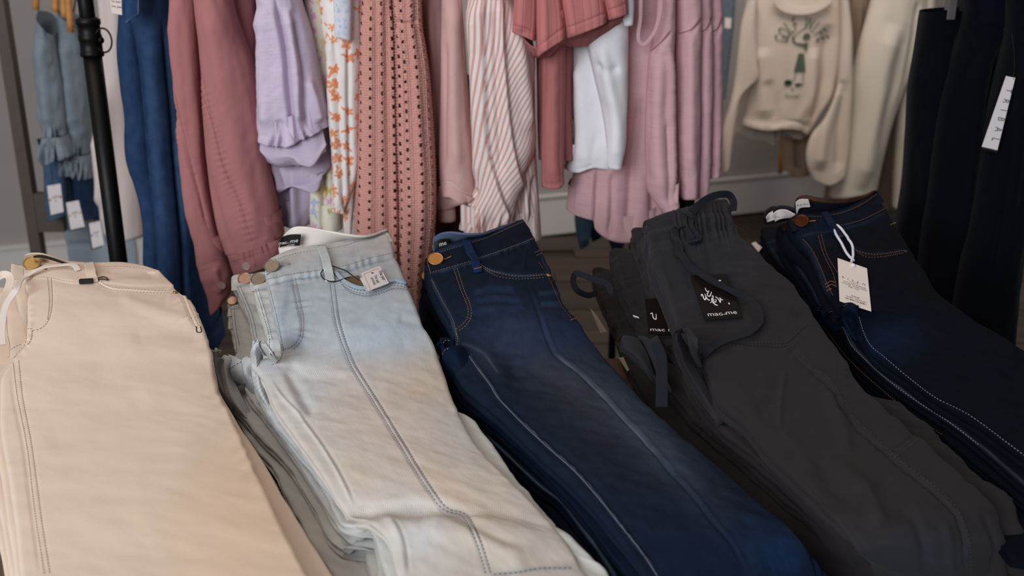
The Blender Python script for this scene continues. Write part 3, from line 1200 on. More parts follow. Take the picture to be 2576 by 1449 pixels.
mA = [('b', 250, 760, 300, 60, 0, K(224, 196, 180), .35), ('b', 620, 1330, 200, 300, 20, K(226, 192, 160), .5), ('b', 420, 1050, 90, 60, 0, K(232, 200, 184), .25),  # lower right blob is warm light tinted into the cream
      ('b', 200, 1100, 100, 40, -20, K(224, 192, 176), .3), ('b', 300, 1300, 120, 70, 10, K(230, 204, 180), .3)]
nzA = [(.0008, .11, .06, 8), (.0003, .03, .018, 5)]
sA, PA, oA = slab(lapA, A3, TAa, M['plain'], CREAM, fA, mA, 240, 130, bulge=.005, noise=nzA, split=1.05, seed=11, puff=.005)
th = M['thread_tan']
stitches(lapA, sA, [A_wb, [(59, 655), (120, 661), (205, 673)], [(250, 671), (330, 672), (395, 683)], [(58, 652), (60, 692)]], th, 'waist_stitching', r=.0003)
stitches(lapA, sA, [A_fly, A_fly2, A_J1, A_J2, A_in1, A_in2, [(70, 827), (83, 828)]], M['thread_brown'], 'fly_and_inseam_stitching', r=.0003)
stitches(lapA, sA, [A_pock, A_pock2, A_side, A_side2], th, 'pocket_stitching', r=.00034)
stitch(lapA, sA, [(494, 822), (496, 836), (506, 836), (504, 822)], M['cord_black'], 'bar_tack', r=.0006, solidline=True)
button(lapA, sA, (83, 670), .0118, M['brass'], [(104, 676), (118, 678)], M['thread_brown'])
rivet(lapA, sA, (441, 736), .0032, M['brass'])
strap('belt_loop', lapA, sA, [(223, 664), (229, 686), (235, 712)], .0125, M['plain'], CREAM, n=20, t=.0022, lifts=[.0005, .004, .0005])
o, _ = strap('drawcord', lapA, sA, [(197, 683), (188, 678), (155, 676), (112, 684), (70, 703), (38, 733, .952), (14, 772, .93), (5, 830, .905), (6, 868, .89)], .0075,
             M['plain'], K(224, 210, 202), n=70, lifts=[.001, .006, .005, .006, .005, .006, 0, 0, 0])
o['label'] = 'white flat drawcord'
net('back_waistband', lapA, [[(60, 650, .955), (66, 642, .962), (100, 639, .966), (130, 647, .964), (170, 661, .958), (215, 668, .954)],
                             [(60, 662, .945), (66, 655, .950), (100, 656, .952), (130, 662, .950), (170, 670, .947), (215, 676, .945)]], M['plain'], K(214, 188, 168))
bl, sbl = net('neck_label', lapA, [[(84, 645, .9665), (98, 642, .968), (130, 649, .966), (168, 663, .960)], [(84, 649, .963), (98, 648, .964), (130, 655, .962), (168, 667, .957)]],
              M['label_black'], A([.01, .01, .01]), thick=.001)
bl['label'] = 'black satin size label'
v, f = box((0, 0, 0), (.0165, .0065, .0055), .2)
P, N = sA.hit([(218, 713)])
sec = mk('security_tag', v + P[0] + N[0] * .004, f, M['cord_black'], lapA, smooth=False)
P, N = sA.path([(226, 711), (246, 703), (262, 699), (273, 707), (258, 705), (240, 708), (228, 712)], 40, .0016)
v, f = tube_geo(P, .0007, 6, N)
mk('loop', v, f, M['cord_black'], sec)

A_left = [
    # second pair
    [(25, 660), (27, 706), (39, 752), (45, 780), (58, 820), (55, 862), (18, 912), (-14, 945), (-16, 1010), (-14, 1100), (0, 1195), (18, 1320), (36, 1445), (50, 1570)],
    # third pair
    [(-30, 716), (-8, 745), (14, 780), (16, 820), (24, 880), (20, 905), (2, 935), (-30, 962), (-34, 1020), (-30, 1110), (-18, 1205), (4, 1330), (24, 1450), (40, 1570)],
    [(-60, 740), (-40, 770), (-25, 800), (-20, 840), (-16, 890), (-20, 920), (-30, 945), (-50, 980), (-52, 1040), (-48, 1120), (-34, 1215), (-8, 1340), (14, 1455), (30, 1570)]]
nmA = ['second cream cotton trousers from the top, showing a folded waistband at left', 'third cream cotton trousers from the top, fly panel edged with tan stitching',
       'lowest cream cotton trousers of the pile at far left']
for k in range(3):
    r3 = rows_under(A3, A_left[k], TAa * (k + 1), inset=[-.002, -.004, -.004][k], rights=[None] * 7 + [(550, 975), (590, 1046), (638, 1118), (702, 1225), (774, 1343), (841, 1449), (915, 1590)] if k == 0 else None)
    t_ = thing('folded_trousers', nmA[k], 'trousers', r3[5, 4], 'cream trousers pile')
    fk = [('s', [(27, 706), (54, 703)], -.0015, 3, 20)] if k == 0 else []
    sk, _, _ = slab(t_, r3, TAa * .94, M['plain'], CREAM, fk, [], 120, 44, bulge=.005, noise=nzA, split=1.0, seed=20 + k, puff=.002)
    if k == 0:
        stitches(t_, sk, [[(28, 662), (52, 656)], [(29, 704), (53, 702)]], th, 'waist_stitching')
    if k == 1:
        stitches(t_, sk, [[(17, 790), (19, 830), (26, 880), (22, 902)], [(26, 882), (38, 873), (54, 866)]], M['thread_brown'], 'fly_and_inseam_stitching')
        strap('drawcord', t_, None, [(-12, 702, .945), (6, 691, .95), (22, 694, .95), (26, 706, .945), (20, 728, .935), (8, 755, .925), (2, 790, .915), (2, 840, .90)], .010,
              M['plain'], K(226, 208, 192), n=50)

# ================= B: light-wash jeans
LIGHT = K(196, 188, 180)
B_rows = [
    ([(665, 656), (684, 648), (746, 630), (800, 624), (853, 614), (911, 598), (977, 579)], (.962, .966)),
    ([(674, 709), (740, 695), (810, 685), (868, 675), (926, 657), (997, 640)], (.955, .958)),
    ([(690, 786), (1038, 745)], (.942, .943)),
    ([(705, 853), (1068, 815)], (.929, .928)),
    ([(702, 893), (1096, 868)], (.918, .914)),
    ([(634, 906), (1112, 920)], (.916, .904)),
    ([(661, 950), (1130, 975)], (.904, .897)),
    ([(686, 1010), (1158, 1041)], (.897, .890)),
    ([(723, 1066), (1196, 1110)], (.891, .884)),
    ([(780, 1146), (1268, 1189)], (.884, .878)),
    ([(824, 1212), (1318, 1237)], (.878, .873)),
    ([(847, 1258), (1352, 1275)], (.871, .869)),
    ([(872, 1293), (1384, 1310)], (.863, .866)),
    ([(918, 1300), (1404, 1334)], (.872, .864)),
    ([(954, 1328), (1424, 1360)], (.873, .862)),
    ([(978, 1362), (1446, 1396)], (.868, .859)),
    ([(990, 1410), (1466, 1432)], (.862, .856)),
    ([(1003, 1460), (1500, 1478)], (.857, .853)),
    ([(1020, 1530), (1540, 1540)], (.852, .849)),
]
B3 = rows_top(B_rows)
nB = 5
TB = pile_T(B3, nB)
lapB = thing('folded_jeans', 'light-wash blue jeans with white tags in the pocket, on top of their pile', 'jeans', B3[5, 4], 'light-wash jeans pile')
B_wb = [(668, 711), (700, 704), (740, 696), (810, 686), (868, 676), (926, 658), (995, 642)]
B_fly = [(674, 716), (691, 786), (705, 853), (711, 885)]
B_J1 = [(733, 700), (747, 766), (757, 810), (752, 851), (732, 873), (712, 880)]
B_J2 = [(742, 699), (757, 766), (764, 815), (758, 855), (736, 880)]
B_cs = [(830, 717), (836, 760), (842, 801), (862, 868), (885, 924), (937, 1007), (1006, 1119), (1063, 1211), (1119, 1284), (1162, 1299), (1197, 1363), (1223, 1449)]
B_cs2 = [(841, 716), (847, 760), (853, 801), (872, 866), (895, 921), (947, 1003), (1016, 1115), (1073, 1207), (1128, 1279), (1172, 1294), (1208, 1360), (1236, 1449)]
B_pock = [(846, 688), (864, 712), (897, 730), (926, 732), (955, 727), (990, 712), (1022, 718)]
B_pock2 = [(858, 716), (885, 737), (920, 745), (955, 739), (990, 727), (1027, 729)]
B_crotch = [(711, 888), (706, 902), (694, 914), (682, 918)]
B_in = [(675, 945), (700, 985), (755, 1050), (824, 1146), (870, 1230), (889, 1278)]
B_hem = [(1240, 1446), (1300, 1441), (1358, 1431), (1440, 1430)]
B_side = [(1000, 645), (1013, 679), (1030, 722)]
fB = [('s', B_wb, -.0022, 3, 24), ('g', [(x, y - 4) for x, y in B_wb], .0012, 4), ('g', B_J1, -.0007, 3), ('g', B_J2, -.0007, 3), ('g', B_cs, -.0011, 4), ('g', B_cs2, -.0011, 4),
      ('g', [((a[0] + b[0]) / 2, (a[1] + b[1]) / 2) for a, b in zip(B_cs, B_cs2)], .0008, 4), ('s', B_pock[::-1], .0016, 3, 20),
      ('g', B_pock, .0014, 6), ('g', B_in, .0016, 5), ('g', [(x + 9, y + 2) for x, y in B_in], -.0010, 6), ('w', B_J2, .0010, 22, 26), ('w', B_fly, .0008, 16, 30), ('w', B_wb, .0006, 12, 24),
      ('g', [(860, 1292), (920, 1290), (1010, 1282), (1119, 1288), (1210, 1330), (1330, 1385)], -.0052, 18),
      ('g', [(930, 1275), (1010, 1262), (1119, 1258), (1240, 1300)], .0015, 20),
      ('g', [(915, 1285), (965, 1290), (1000, 1340), (1018, 1449)], .0030, 16), ('g', [(985, 1300), (1014, 1345), (1030, 1449)], -.0012, 6),
      ('g', [(1060, 1310), (1200, 1330), (1330, 1420)], .0040, 34), ('g', [(715, 905), (770, 945), (870, 955)], -.0022, 14),
      ('g', [(720, 930), (748, 975), (790, 1050)], -.0026, 13), ('g', [(700, 925), (722, 975), (765, 1060)], .0022, 14), ('g', [(790, 960), (880, 950), (1000, 985)], .0012, 24),
      ('g', [(1000, 800), (1050, 812), (1080, 830)], -.0012, 10)]
WARM_LIGHT = K(206, 186, 164)
mB = [('b', 850, 760, 250, 120, -14, K(178, 191, 202), .8), ('b', 950, 850, 180, 75, -14, K(170, 190, 208), .75), ('b', 830, 730, 210, 110, -10, K(174, 184, 192), .75), ('b', 700, 820, 60, 90, 12, K(152, 166, 182), .55),  # blue window light and warm ceiling light tinted in, beside real seam fading
      ('b', 1060, 975, 150, 55, -22, K(196, 178, 160), .75), ('b', 1000, 1090, 200, 110, 42, K(204, 188, 178), .75), ('b', 1120, 1230, 130, 50, 40, WARM_LIGHT, .6),
      ('b', 1240, 1250, 90, 70, 40, K(204, 186, 170), .5), ('b', 900, 1190, 60, 40, 50, WARM_LIGHT, .4), ('b', 1250, 1370, 180, 50, 20, K(214, 200, 184), .5), ('b', 900, 960, 120, 60, 0, K(200, 188, 182), .4),
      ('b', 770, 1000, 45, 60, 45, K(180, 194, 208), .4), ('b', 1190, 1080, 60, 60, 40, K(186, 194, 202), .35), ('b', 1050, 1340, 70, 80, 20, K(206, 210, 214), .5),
      ('l', [(x + 1, y + 5) for x, y in B_wb], 4, K(120, 136, 156), .55), ('l', B_J1, 5, K(118, 130, 150), .5), ('l', B_J2, 6, K(122, 134, 154), .5), ('l', B_cs, 5, K(150, 156, 166), .4),
      ('l', B_cs2, 5, K(150, 156, 166), .4), ('l', B_pock2, 5, K(140, 150, 162), .45), ('l', [(806, 640), (818, 670), (826, 700)], 9, K(112, 128, 152), .5), ('l', [(700, 672), (732, 664)], 9, K(120, 138, 164), .5),
      ('b', 742, 860, 26, 20, 30, K(98, 116, 146), .5), ('b', 720, 760, 10, 60, 10, K(120, 134, 154), .4), ('l', B_in, 6, K(206, 206, 204), .6), ('l', B_hem, 6, K(140, 148, 160), .5),
      ('l', [(668, 660), (746, 634), (853, 618), (977, 583)], 3, K(206, 204, 200), .6)]
nzB = [(.0007, .07, .04, 15), (.0004, .018, .012, 10)]
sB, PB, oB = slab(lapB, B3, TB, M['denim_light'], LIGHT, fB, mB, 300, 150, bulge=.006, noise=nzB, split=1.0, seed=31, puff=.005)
tg = M['thread_grey']
stitches(lapB, sB, [[(x, y - 7) for x, y in B_wb], [(676, 658), (746, 637), (853, 621), (911, 604), (975, 587)]], tg, 'waist_stitching')
stitches(lapB, sB, [B_J1, B_J2, [(677, 720), (694, 786), (708, 853), (714, 886)], B_crotch], M['thread_tan'], 'fly_stitching')
stitches(lapB, sB, [B_cs, B_cs2], tg, 'seam_stitching')
stitches(lapB, sB, [B_pock, B_pock2, [(x, y + 6) for x, y in B_pock]], tg, 'pocket_stitching')
stitches(lapB, sB, [B_hem], tg, 'hem_stitching')
button(lapB, sB, (685, 676), .0108, M['nickel'], [(702, 671), (716, 668), (729, 665)], M['thread_tan'], lift=.0055)
strap('belt_loop', lapB, sB, [(808, 623), (820, 660), (828, 690), (830, 712)], .0118, M['denim_light'], K(190, 196, 198), n=24, t=.0028, lifts=[.001, .004, .004, .001])
stitch(lapB, sB, [(820, 709), (840, 708)], M['thread_tan'], 'bar_tack', r=.001, lift=.0034, solidline=True)
card('hang_tag', lapB, [(868, 702), (903, 692), (916, 728), (892, 724)], sB, .0012, mat=solid('kraft_card', S(104, 78, 54), .8))
strap('pocket_edge', lapB, sB, [(844, 686), (864, 708), (897, 725), (926, 728), (955, 722), (990, 708), (1021, 714)], .0046, M['denim_light'], K(158, 172, 186), n=50, t=.0026, lift=.0006)
bw, sbw = net('back_waistband', lapB, [[(700, 626, .952), (712, 598, .972), (735, 573, .986), (766, 571, .989), (800, 577, .986), (868, 592, .978), (915, 597, .972), (976, 580, .967)],
                                       [(704, 645, .94), (716, 640, .945), (740, 636, .95), (770, 632, .952), (805, 628, .954), (868, 616, .954), (915, 605, .956), (976, 590, .956)]],
              M['plain'], K(232, 222, 214), n=(24, 50), thick=.003)
bw['label'] = 'white inside of the back waistband'
lb, slb = net('waist_label', lapB, [[(706, 601, .9735), (716, 594, .977), (732, 590, .981), (757, 590, .982)], [(703, 624, .9565), (712, 620, .960), (730, 619, .963), (754, 618, .964)]],
              M['label_black'], A([.01, .01, .01]), thick=.0008)
lb['label'] = 'black satin brand label'


def label_print(parent, cnr, items, mat, lift=.0012):
    """print on a sewn label whose corners (tl, tr, br, bl) are (px, py, height)"""
    Q = A([at_z(A([c[:2]]), c[2])[0] for c in cnr])
    n = unit(np.cross(Q[1] - Q[0], Q[3] - Q[0]))
    n = n if n @ (CAMV - Q.mean(0)) > 0 else -n
    return print_on(parent, Q, n, items, mat, lift=lift)


label_print(lb, [(708, 599, .9755), (757, 590, .9835), (754, 618, .9655), (704, 623, .9585)],
            [('mac', .12, .62, .46, {'spacing': .92}), ('and', .39, .60, .15), ('me', .70, .60, .54), ('LOVED', .55, .87, .2)], M['ink_white'])
# tags tucked into the pocket, on a black elastic loop
q1, Q, n = card('hang_tag', lapB, [(906, 700), (918, 694), (936, 730), (921, 730)], sB, .0020, mat=M['card_white'])
q2, Q, n = card('hang_tag', lapB, [(908, 687), (955, 669), (978, 712), (926, 732)], sB, .0046, mat=M['card_white'])
q2['label'] = 'white swing tag with gold line frame'
fr = [([(0.10, .12), (.86, .10)]), ([(.10, .12), (.12, .98)]), ([(.86, .10), (.90, .9)])]
itm = []
for a in fr:
    P2 = A(a)
    d = unit(P2[1] - P2[0])
    nn = A([-d[1], d[0]]) * .008
    itm.append((np.concatenate([P2 + nn, P2 - nn]), [(0, 1, 3, 2)]))


def raw_print(parent, Q, n, shapes, mat, name='printed_mark', lift=.0003):
    parts = []
    for V, f in shapes:
        b, c = V[:, 0], V[:, 1]
        W = ((1 - c) * (1 - b))[:, None] * Q[0] + ((1 - c) * b)[:, None] * Q[1] + (c * b)[:, None] * Q[2] + (c * (1 - b))[:, None] * Q[3]
        parts.append((W + n * lift, f))
    V, f = join(parts)
    return mk(name, V, f, mat, parent, smooth=False)


raw_print(q2, Q, n, itm, M['ink_orange'], 'gold_line')
print_on(q2, Q, n, [('The per', .80, .52, .17, {'rot': -90}), ('The app', .52, .60, .13, {'rot': -90}), ('process', .34, .64, .13, {'rot': -90})], M['ink_dark'])
c0 = Q[0] + (Q[1] - Q[0]) * .52 + (Q[3] - Q[0]) * .22
v, f = lathe_geo(c0, n, [(.0014, -.0002), (.0016, .0004), (.0009, .0005)], 12)
mk('eyelet', v, f, M['cord_black'], q2)
P, N = sB.path([(902, 712), (890, 702), (868, 686), (850, 679), (834, 675), (818, 678), (809, 690), (812, 704), (830, 714), (850, 713), (870, 706), (884, 703), (896, 707), (903, 712)], 90, .0034)
v, f = tube_geo(P, .0008, 6, N)
mk('tag_loop', v, f, M['cord_black'], lapB)

B_left = [
    [(628, 690), (637, 726), (658, 795), (672, 852), (670, 885), (634, 906), (633, 937), (646, 985), (673, 1033), (722, 1100), (783, 1176), (810, 1222), (836, 1272), (868, 1316), (912, 1322), (932, 1330), (955, 1395), (972, 1455), (990, 1530)],
    [(581, 693), (592, 720), (622, 795), (634, 850), (640, 885), (606, 906), (614, 950), (617, 983), (650, 1025), (700, 1092), (757, 1172), (788, 1225), (820, 1280), (856, 1322), (892, 1347), (925, 1340), (945, 1400), (955, 1455), (975, 1530)],
    [(572, 756), (576, 775), (580, 820), (590, 870), (590, 890), (556, 905), (557, 950), (570, 1000), (608, 1040), (655, 1096), (715, 1160), (756, 1220), (800, 1300), (840, 1365), (872, 1378), (901, 1362), (925, 1420), (938, 1460), (955, 1530)],
    [(572, 790), (578, 810), (586, 850), (594, 880), (592, 892), (535, 902), (538, 937), (556, 985), (590, 1048), (640, 1120), (688, 1180), (718, 1240), (748, 1300), (775, 1350), (805, 1392), (822, 1420), (838, 1446), (850, 1475), (880, 1540)]]
nmB = ['second light-wash jeans from the top, its button half under the top pair', 'third light-wash jeans from the top, dull rose button showing at left',
       'fourth light-wash jeans from the top, waist sunk lowest at left', 'lowest light-wash jeans, its leg edge lying against the cream trousers']
for k in range(4):
    r3 = rows_under(B3, B_left[k], TB * (k + 1), inset=[.010, .004, -.016, -.010][k], rights=[None] * 7 + [(1180, 1044), (1238, 1112), (1292, 1190), (1330, 1237), (1360, 1275), (1392, 1310), (1416, 1332), (1446, 1356), (1486, 1394), (1524, 1430), (1548, 1478), (1580, 1540)] if k == 0 else None)
    t_ = thing('folded_jeans', nmB[k], 'jeans', r3[5, 4], 'light-wash jeans pile')
    L_ = B_left[k]
    e = [(x + 8, y + 4) for x, y in L_[1:5]]
    fk = [('g', e, -.0012, 5), ('w', e, .0012, 20, 34), ('s', [(L_[1][0], L_[1][1]), (L_[1][0] + 40, L_[1][1] - 9)], -.0015, 3, 20)]
    mk_ = [('l', [(x + 16, y + 3) for x, y in L_[1:5]], 7, K(104, 118, 140), .45), ('l', [(L_[1][0], L_[1][1] + 3), (L_[1][0] + 40, L_[1][1] - 6)], 4, K(110, 124, 146), .5), ('b', L_[8][0] + 40, L_[8][1], 200, 200, 0, K(190, 196, 200), .6)]
    sk, _, _ = slab(t_, r3, TB * .94, M['denim_light'], K(200, 199, 195), fk, mk_, 170, 48, bulge=.008, noise=nzB + [(.0016, .03, .016, 30)], split=1.0, seed=40 + k, puff=.002)
    if k < 3:
        stitches(t_, sk, [[(x + 6, y + 2) for x, y in L_[1:5]], [(x + 13, y + 1) for x, y in L_[1:4]]], tg, 'fly_stitching')
    bt = [(650, 708), (617, 706), (586, 762)][k] if k < 3 else None
    if bt:
        button(t_, sk, bt, .0106 if k < 2 else .008, M['nickel'] if k == 0 else solid('rose_nickel', S(150, 122, 112), .42, 1.0, .1, 300), lift=.0045)

# the crotch seams of the folded pairs stand up in small crumpled peaks
LT = K(184, 186, 188)


def peak(parent, ctrl, mat, base, seams=(), thread=None, **k):
    o, s = net('crotch_fold', parent, ctrl, mat, base, (30, 30), .004, **k)
    if seams:
        stitches(parent, s, seams, thread, 'crotch_stitching')
    return o


DL = M['denim_light']
thB = bpy.data.objects['folded_jeans.004']
drape(lapB, [([(640, 858), (646, 854), (651, 859)], .947), ([(632, 882), (642, 877), (653, 876)], (.932, .938, .936)), ([(630, 905), (644, 903), (662, 898)], (.914, .922, .915)),
             ([(632, 937), (648, 938), (662, 934)], (.898, .904, .900)), ([(643, 978), (657, 985), (672, 985)], (.884, .888, .884)), ([(664, 1020), (680, 1030), (694, 1030)], (.868, .872, .870))], DL, LT, seed=2)
drape(lapB, [([(651, 862), (662, 858), (677, 872), (690, 888)], (.944, .947, .945, .938)), ([(655, 874), (668, 872), (683, 885), (698, 902)], (.934, .946, .946, .930)), ([(664, 895), (672, 896), (682, 906), (694, 916)], (.908, .918, .920, .912))],
      DL, LT, [[(653, 868), (660, 862), (668, 866)]], tg, seed=3)
drape(thB, [([(536, 884), (543, 876), (550, 882)], .897), ([(532, 906), (541, 901), (553, 905)], (.880, .886, .880)), ([(535, 936), (545, 936), (558, 930)], (.866, .870, .866)), ([(553, 986), (563, 986), (576, 976)], (.850, .853, .850)), ([(580, 1030), (590, 1030), (602, 1020)], (.835, .838, .836))], DL, LT * .97, seed=5)
drape(thB, [([(556, 903), (565, 895), (576, 900)], .891), ([(554, 917), (566, 911), (578, 920)], (.880, .886, .882)), ([(557, 952), (570, 952), (586, 944)], (.866, .870, .866)), ([(572, 1003), (592, 1008), (612, 1003)], (.850, .852, .850)), ([(610, 1050), (625, 1055), (640, 1050)], (.835, .838, .836))], DL, LT * .97, seed=6)
drape(thB, [([(575, 895), (590, 898), (607, 905)], (.888, .890, .892)), ([(577, 926), (592, 918), (612, 910)], (.878, .886, .890)), ([(586, 951), (602, 946), (615, 936)], (.866, .874, .880)), ([(596, 972), (610, 968), (618, 965)], (.850, .860, .866))], DL, LT * .97,
      [[(578, 928), (592, 919), (609, 909)]], tg, seed=7)
drape(thB, [([(608, 907), (618, 899), (631, 902)], (.893, .896, .898)), ([(607, 930), (620, 935), (633, 935)], (.880, .888, .886)), ([(616, 962), (627, 966), (640, 970)], (.866, .872, .872)), ([(628, 1005), (644, 1010), (660, 1012)], .850)], DL, LT * .97, seed=8)

# ================= C: dark blue jeans
DARK = K(20, 29, 44)
C_rows = [
    ([(1070, 650), (1082, 640), (1114, 626), (1162, 611), (1218, 592), (1277, 567), (1319, 550)], (.962, .966)),
    ([(1082, 694), (1130, 679), (1176, 666), (1206, 655), (1266, 634), (1352, 601)], (.955, .957)),
    ([(1106, 748), (1398, 700)], (.944, .944)),
    ([(1135, 804), (1428, 768)], (.930, .929)),
    ([(1147, 846), (1462, 812)], (.920, .919)),
    ([(1143, 872), (1488, 852)], (.912, .910)),
    ([(1134, 892), (1510, 880)], (.907, .904)),
    ([(1147, 938), (1545, 920)], (.899, .897)),
    ([(1192, 991), (1600, 985)], (.892, .890)),
    ([(1256, 1043), (1655, 1038)], (.886, .884)),
    ([(1338, 1122), (1730, 1105)], (.879, .878)),
    ([(1436, 1214), (1850, 1205)], (.872, .872)),
    ([(1491, 1273), (1930, 1275)], (.868, .867)),
    ([(1528, 1321), (1985, 1322)], (.864, .862)),
    ([(1569, 1372), (2030, 1378)], (.860, .852)),
    ([(1608, 1425), (2050, 1420)], (.855, .838)),
    ([(1650, 1500), (2070, 1480)], (.843, .812)),
]
C3 = rows_top(C_rows)
nC = 4
TC = pile_T(C3, nC)
TC[-2:] = TC[-3]
lapC = thing('folded_jeans', 'dark blue whiskered jeans with rose gold button, on top of their pile', 'jeans', C3[5, 4], 'dark blue jeans pile')
C_wb = [(1079, 693), (1110, 684), (1130, 678), (1176, 665), (1206, 654), (1266, 634), (1352, 601)]
C_fly = [(1082, 698), (1106, 748), (1136, 804), (1148, 846), (1154, 860)]
C_J1 = [(1142, 677), (1158, 726), (1178, 782), (1176, 800), (1163, 817), (1147, 829)]
C_J2 = [(1150, 675), (1166, 726), (1186, 782), (1183, 803), (1168, 823), (1148, 836)]
C_pock = [(1209, 665), (1225, 676), (1248, 685), (1292, 694), (1340, 694), (1376, 691)]
C_pock2 = [(1216, 676), (1245, 693), (1292, 702), (1340, 701), (1372, 699)]
C_cs = [(1322, 705), (1343, 756), (1360, 806), (1376, 850), (1393, 886), (1441, 925), (1479, 960), (1514, 994), (1592, 1080), (1657, 1154), (1709, 1211), (1774, 1289), (1840, 1367), (1880, 1445)]
C_in = [(1163, 872), (1181, 898), (1206, 934), (1235, 973), (1247, 994), (1276, 1027), (1318, 1070), (1378, 1126), (1443, 1184), (1477, 1220), (1520, 1271), (1554, 1314), (1583, 1350), (1617, 1394), (1653, 1449)]
C_side = [(1356, 610), (1372, 672), (1396, 704), (1412, 740), (1428, 775), (1458, 806)]
C_side2 = [(1458, 806), (1490, 855), (1535, 905), (1594, 957), (1690, 1060), (1780, 1145), (1880, 1232), (1965, 1302), (2020, 1370)]
fC = [('s', C_wb, -.0022, 3, 24), ('g', C_J1, -.0007, 3), ('g', C_J2, -.0006, 3), ('s', C_pock[::-1], .0018, 3, 18), ('g', C_cs, -.0018, 5), ('g', [(x + 6, y - 3) for x, y in C_cs], .0012, 6),
      ('g', C_in, .0013, 5), ('g', [(x + 14, y - 2) for x, y in C_in], -.0012, 9), ('g', [(x - 14, y + 12) for x, y in C_in], .0018, 12), ('g', C_side, -.0016, 5), ('g', C_side2, -.0010, 5),
      ('g', [(1315, 684), (1320, 650), (1325, 619)], .0008, 3), ('w', C_in[6:], .0010, 20, 38), ('w', C_wb, .0006, 10, 22), ('w', C_J2, .0008, 18, 30),
      ('g', [(1195, 735), (1235, 722), (1300, 726)], .0018, 8), ('g', [(1190, 755), (1240, 748), (1320, 752)], .0016, 8), ('g', [(1200, 780), (1260, 772), (1330, 772)], .0014, 8), ('g', [(1195, 766), (1240, 757), (1310, 762)], -.0014, 6), ('g', [(1195, 743), (1240, 734), (1300, 738)], -.0014, 6),
      ('g', [(1355, 738), (1400, 736), (1418, 742)], .0013, 6), ('g', [(1360, 762), (1410, 762)], .0013, 6), ('g', [(1360, 785), (1430, 785)], .0012, 7),
      ('g', [(1160, 860), (1220, 885), (1260, 940), (1272, 1000)], .0022, 16), ('g', [(1230, 860), (1290, 905), (1300, 960)], -.0022, 18), ('g', [(1250, 820), (1290, 870), (1330, 900)], -.0015, 18),
      ('g', [(1600, 1040), (1720, 1170), (1800, 1260)], .0025, 34), ('g', [(1350, 1020), (1450, 1130), (1560, 1250)], .0020, 60)]
FADE = K(56, 59, 69)
mC = [('b', 1330, 850, 130, 60, 5, K(36, 50, 77), .55), ('b', 1480, 1010, 230, 85, 48, FADE, .7), ('b', 1640, 1110, 220, 55, 47, K(73, 82, 97), .55), ('b', 1380, 930, 90, 40, 20, K(66, 70, 83), .45),
      ('b', 1560, 1180, 180, 70, 45, K(30, 33, 42), .6), ('b', 1700, 1330, 250, 120, 40, K(20, 30, 51), .55), ('b', 1950, 1390, 90, 60, 40, K(23, 47, 84), .5), ('b', 1230, 880, 50, 60, 30, K(47, 51, 64), .5),  # blue blob at the front bend is cool window light painted in
      ('l', [(1190, 740), (1235, 726), (1300, 730)], 9, K(42, 60, 92), .35), ('l', [(1188, 760), (1240, 752), (1320, 757)], 9, K(42, 60, 92), .3), ('l', [(1200, 785), (1260, 777), (1330, 779)], 10, K(42, 60, 92), .3),
      ('l', [(1352, 740), (1400, 737), (1418, 744)], 6, K(52, 72, 104), .4), ('l', [(1358, 766), (1412, 766)], 7, K(50, 68, 100), .35), ('b', 1300, 840, 110, 60, 20, K(44, 58, 84), .5), ('b', 1420, 840, 50, 40, 30, K(30, 48, 80), .4),
      ('l', [(x + 2, y) for x, y in C_in], 2.4, K(95, 105, 120), .7), ('l', [(x + 10, y) for x, y in C_cs[5:10]], 14, K(76, 82, 96), .2), ('l', C_cs[4:10], 2.4, K(108, 115, 128), .35),  # wide band by the centre seam is a painted soft highlight
      ('l', C_side2, 4, K(69, 84, 108), .55), ('l', [(1160, 864), (1215, 890), (1255, 945)], 3, K(79, 84, 100), .4), ('l', [(x, y - 3) for x, y in C_wb], 2.5, K(57, 74, 99), .5),
      ('l', C_side, 4, K(47, 66, 92), .5), ('l', C_fly, 3, K(54, 72, 97), .6), ('l', [(1072, 650), (1114, 628), (1218, 594), (1319, 553)], 3, K(50, 67, 92), .6), ('l', C_pock, 3, K(50, 69, 96), .5)]
nzC = [(.0012, .06, .03, 10), (.0005, .018, .012, 10)]
sC, PC, oC = slab(lapC, C3, TC, M['denim_dark'], DARK, fC, mC, 300, 150, bulge=.006, noise=nzC, split=1.0, seed=51, puff=.006)
tgd = M['thread_gold']
stitches(lapC, sC, [[(x, y - 5) for x, y in C_wb], [(1080, 652), (1118, 632), (1168, 617), (1222, 599), (1280, 574), (1318, 557)], [(1074, 655), (1084, 690)]], tgd, 'waist_stitching')
stitches(lapC, sC, [C_J1, C_J2, [(1087, 704), (1110, 750), (1140, 806), (1152, 850)], [(1148, 836), (1152, 852), (1150, 870)]], tgd, 'fly_stitching')
stitches(lapC, sC, [C_pock, C_pock2, [(1346, 636), (1362, 630), (1370, 633)], [(1350, 643), (1366, 636)]], tgd, 'pocket_stitching')
stitches(lapC, sC, [[(1356, 660), (1384, 706), (1410, 765), (1440, 806)]], M['thread_rust'], 'side_stitching', r=.0003)
stitch(lapC, sC, C_in, M['thread_pale'], 'inseam_stitching', r=.00028, solidline=True)
stitch(lapC, sC, [(1436, 806), (1450, 801)], M['thread_rust'], 'bar_tack', r=.0007, solidline=True)
button(lapC, sC, (1096, 659), .0109, M['gold'], [(1112, 655), (1124, 651), (1135, 646)], tgd, lift=.0055)
rivet(lapC, sC, (1380, 693), .0040, M['gold'])
strap('belt_loop', lapC, sC, [(1172, 608), (1184, 645), (1196, 672), (1202, 687)], .0118, M['denim_dark'], K(26, 44, 78), n=24, t=.003, lifts=[.001, .004, .004, .001])
stitch(lapC, sC, [(1193, 684), (1212, 679)], tgd, 'bar_tack', r=.0008, lift=.0045, solidline=True)
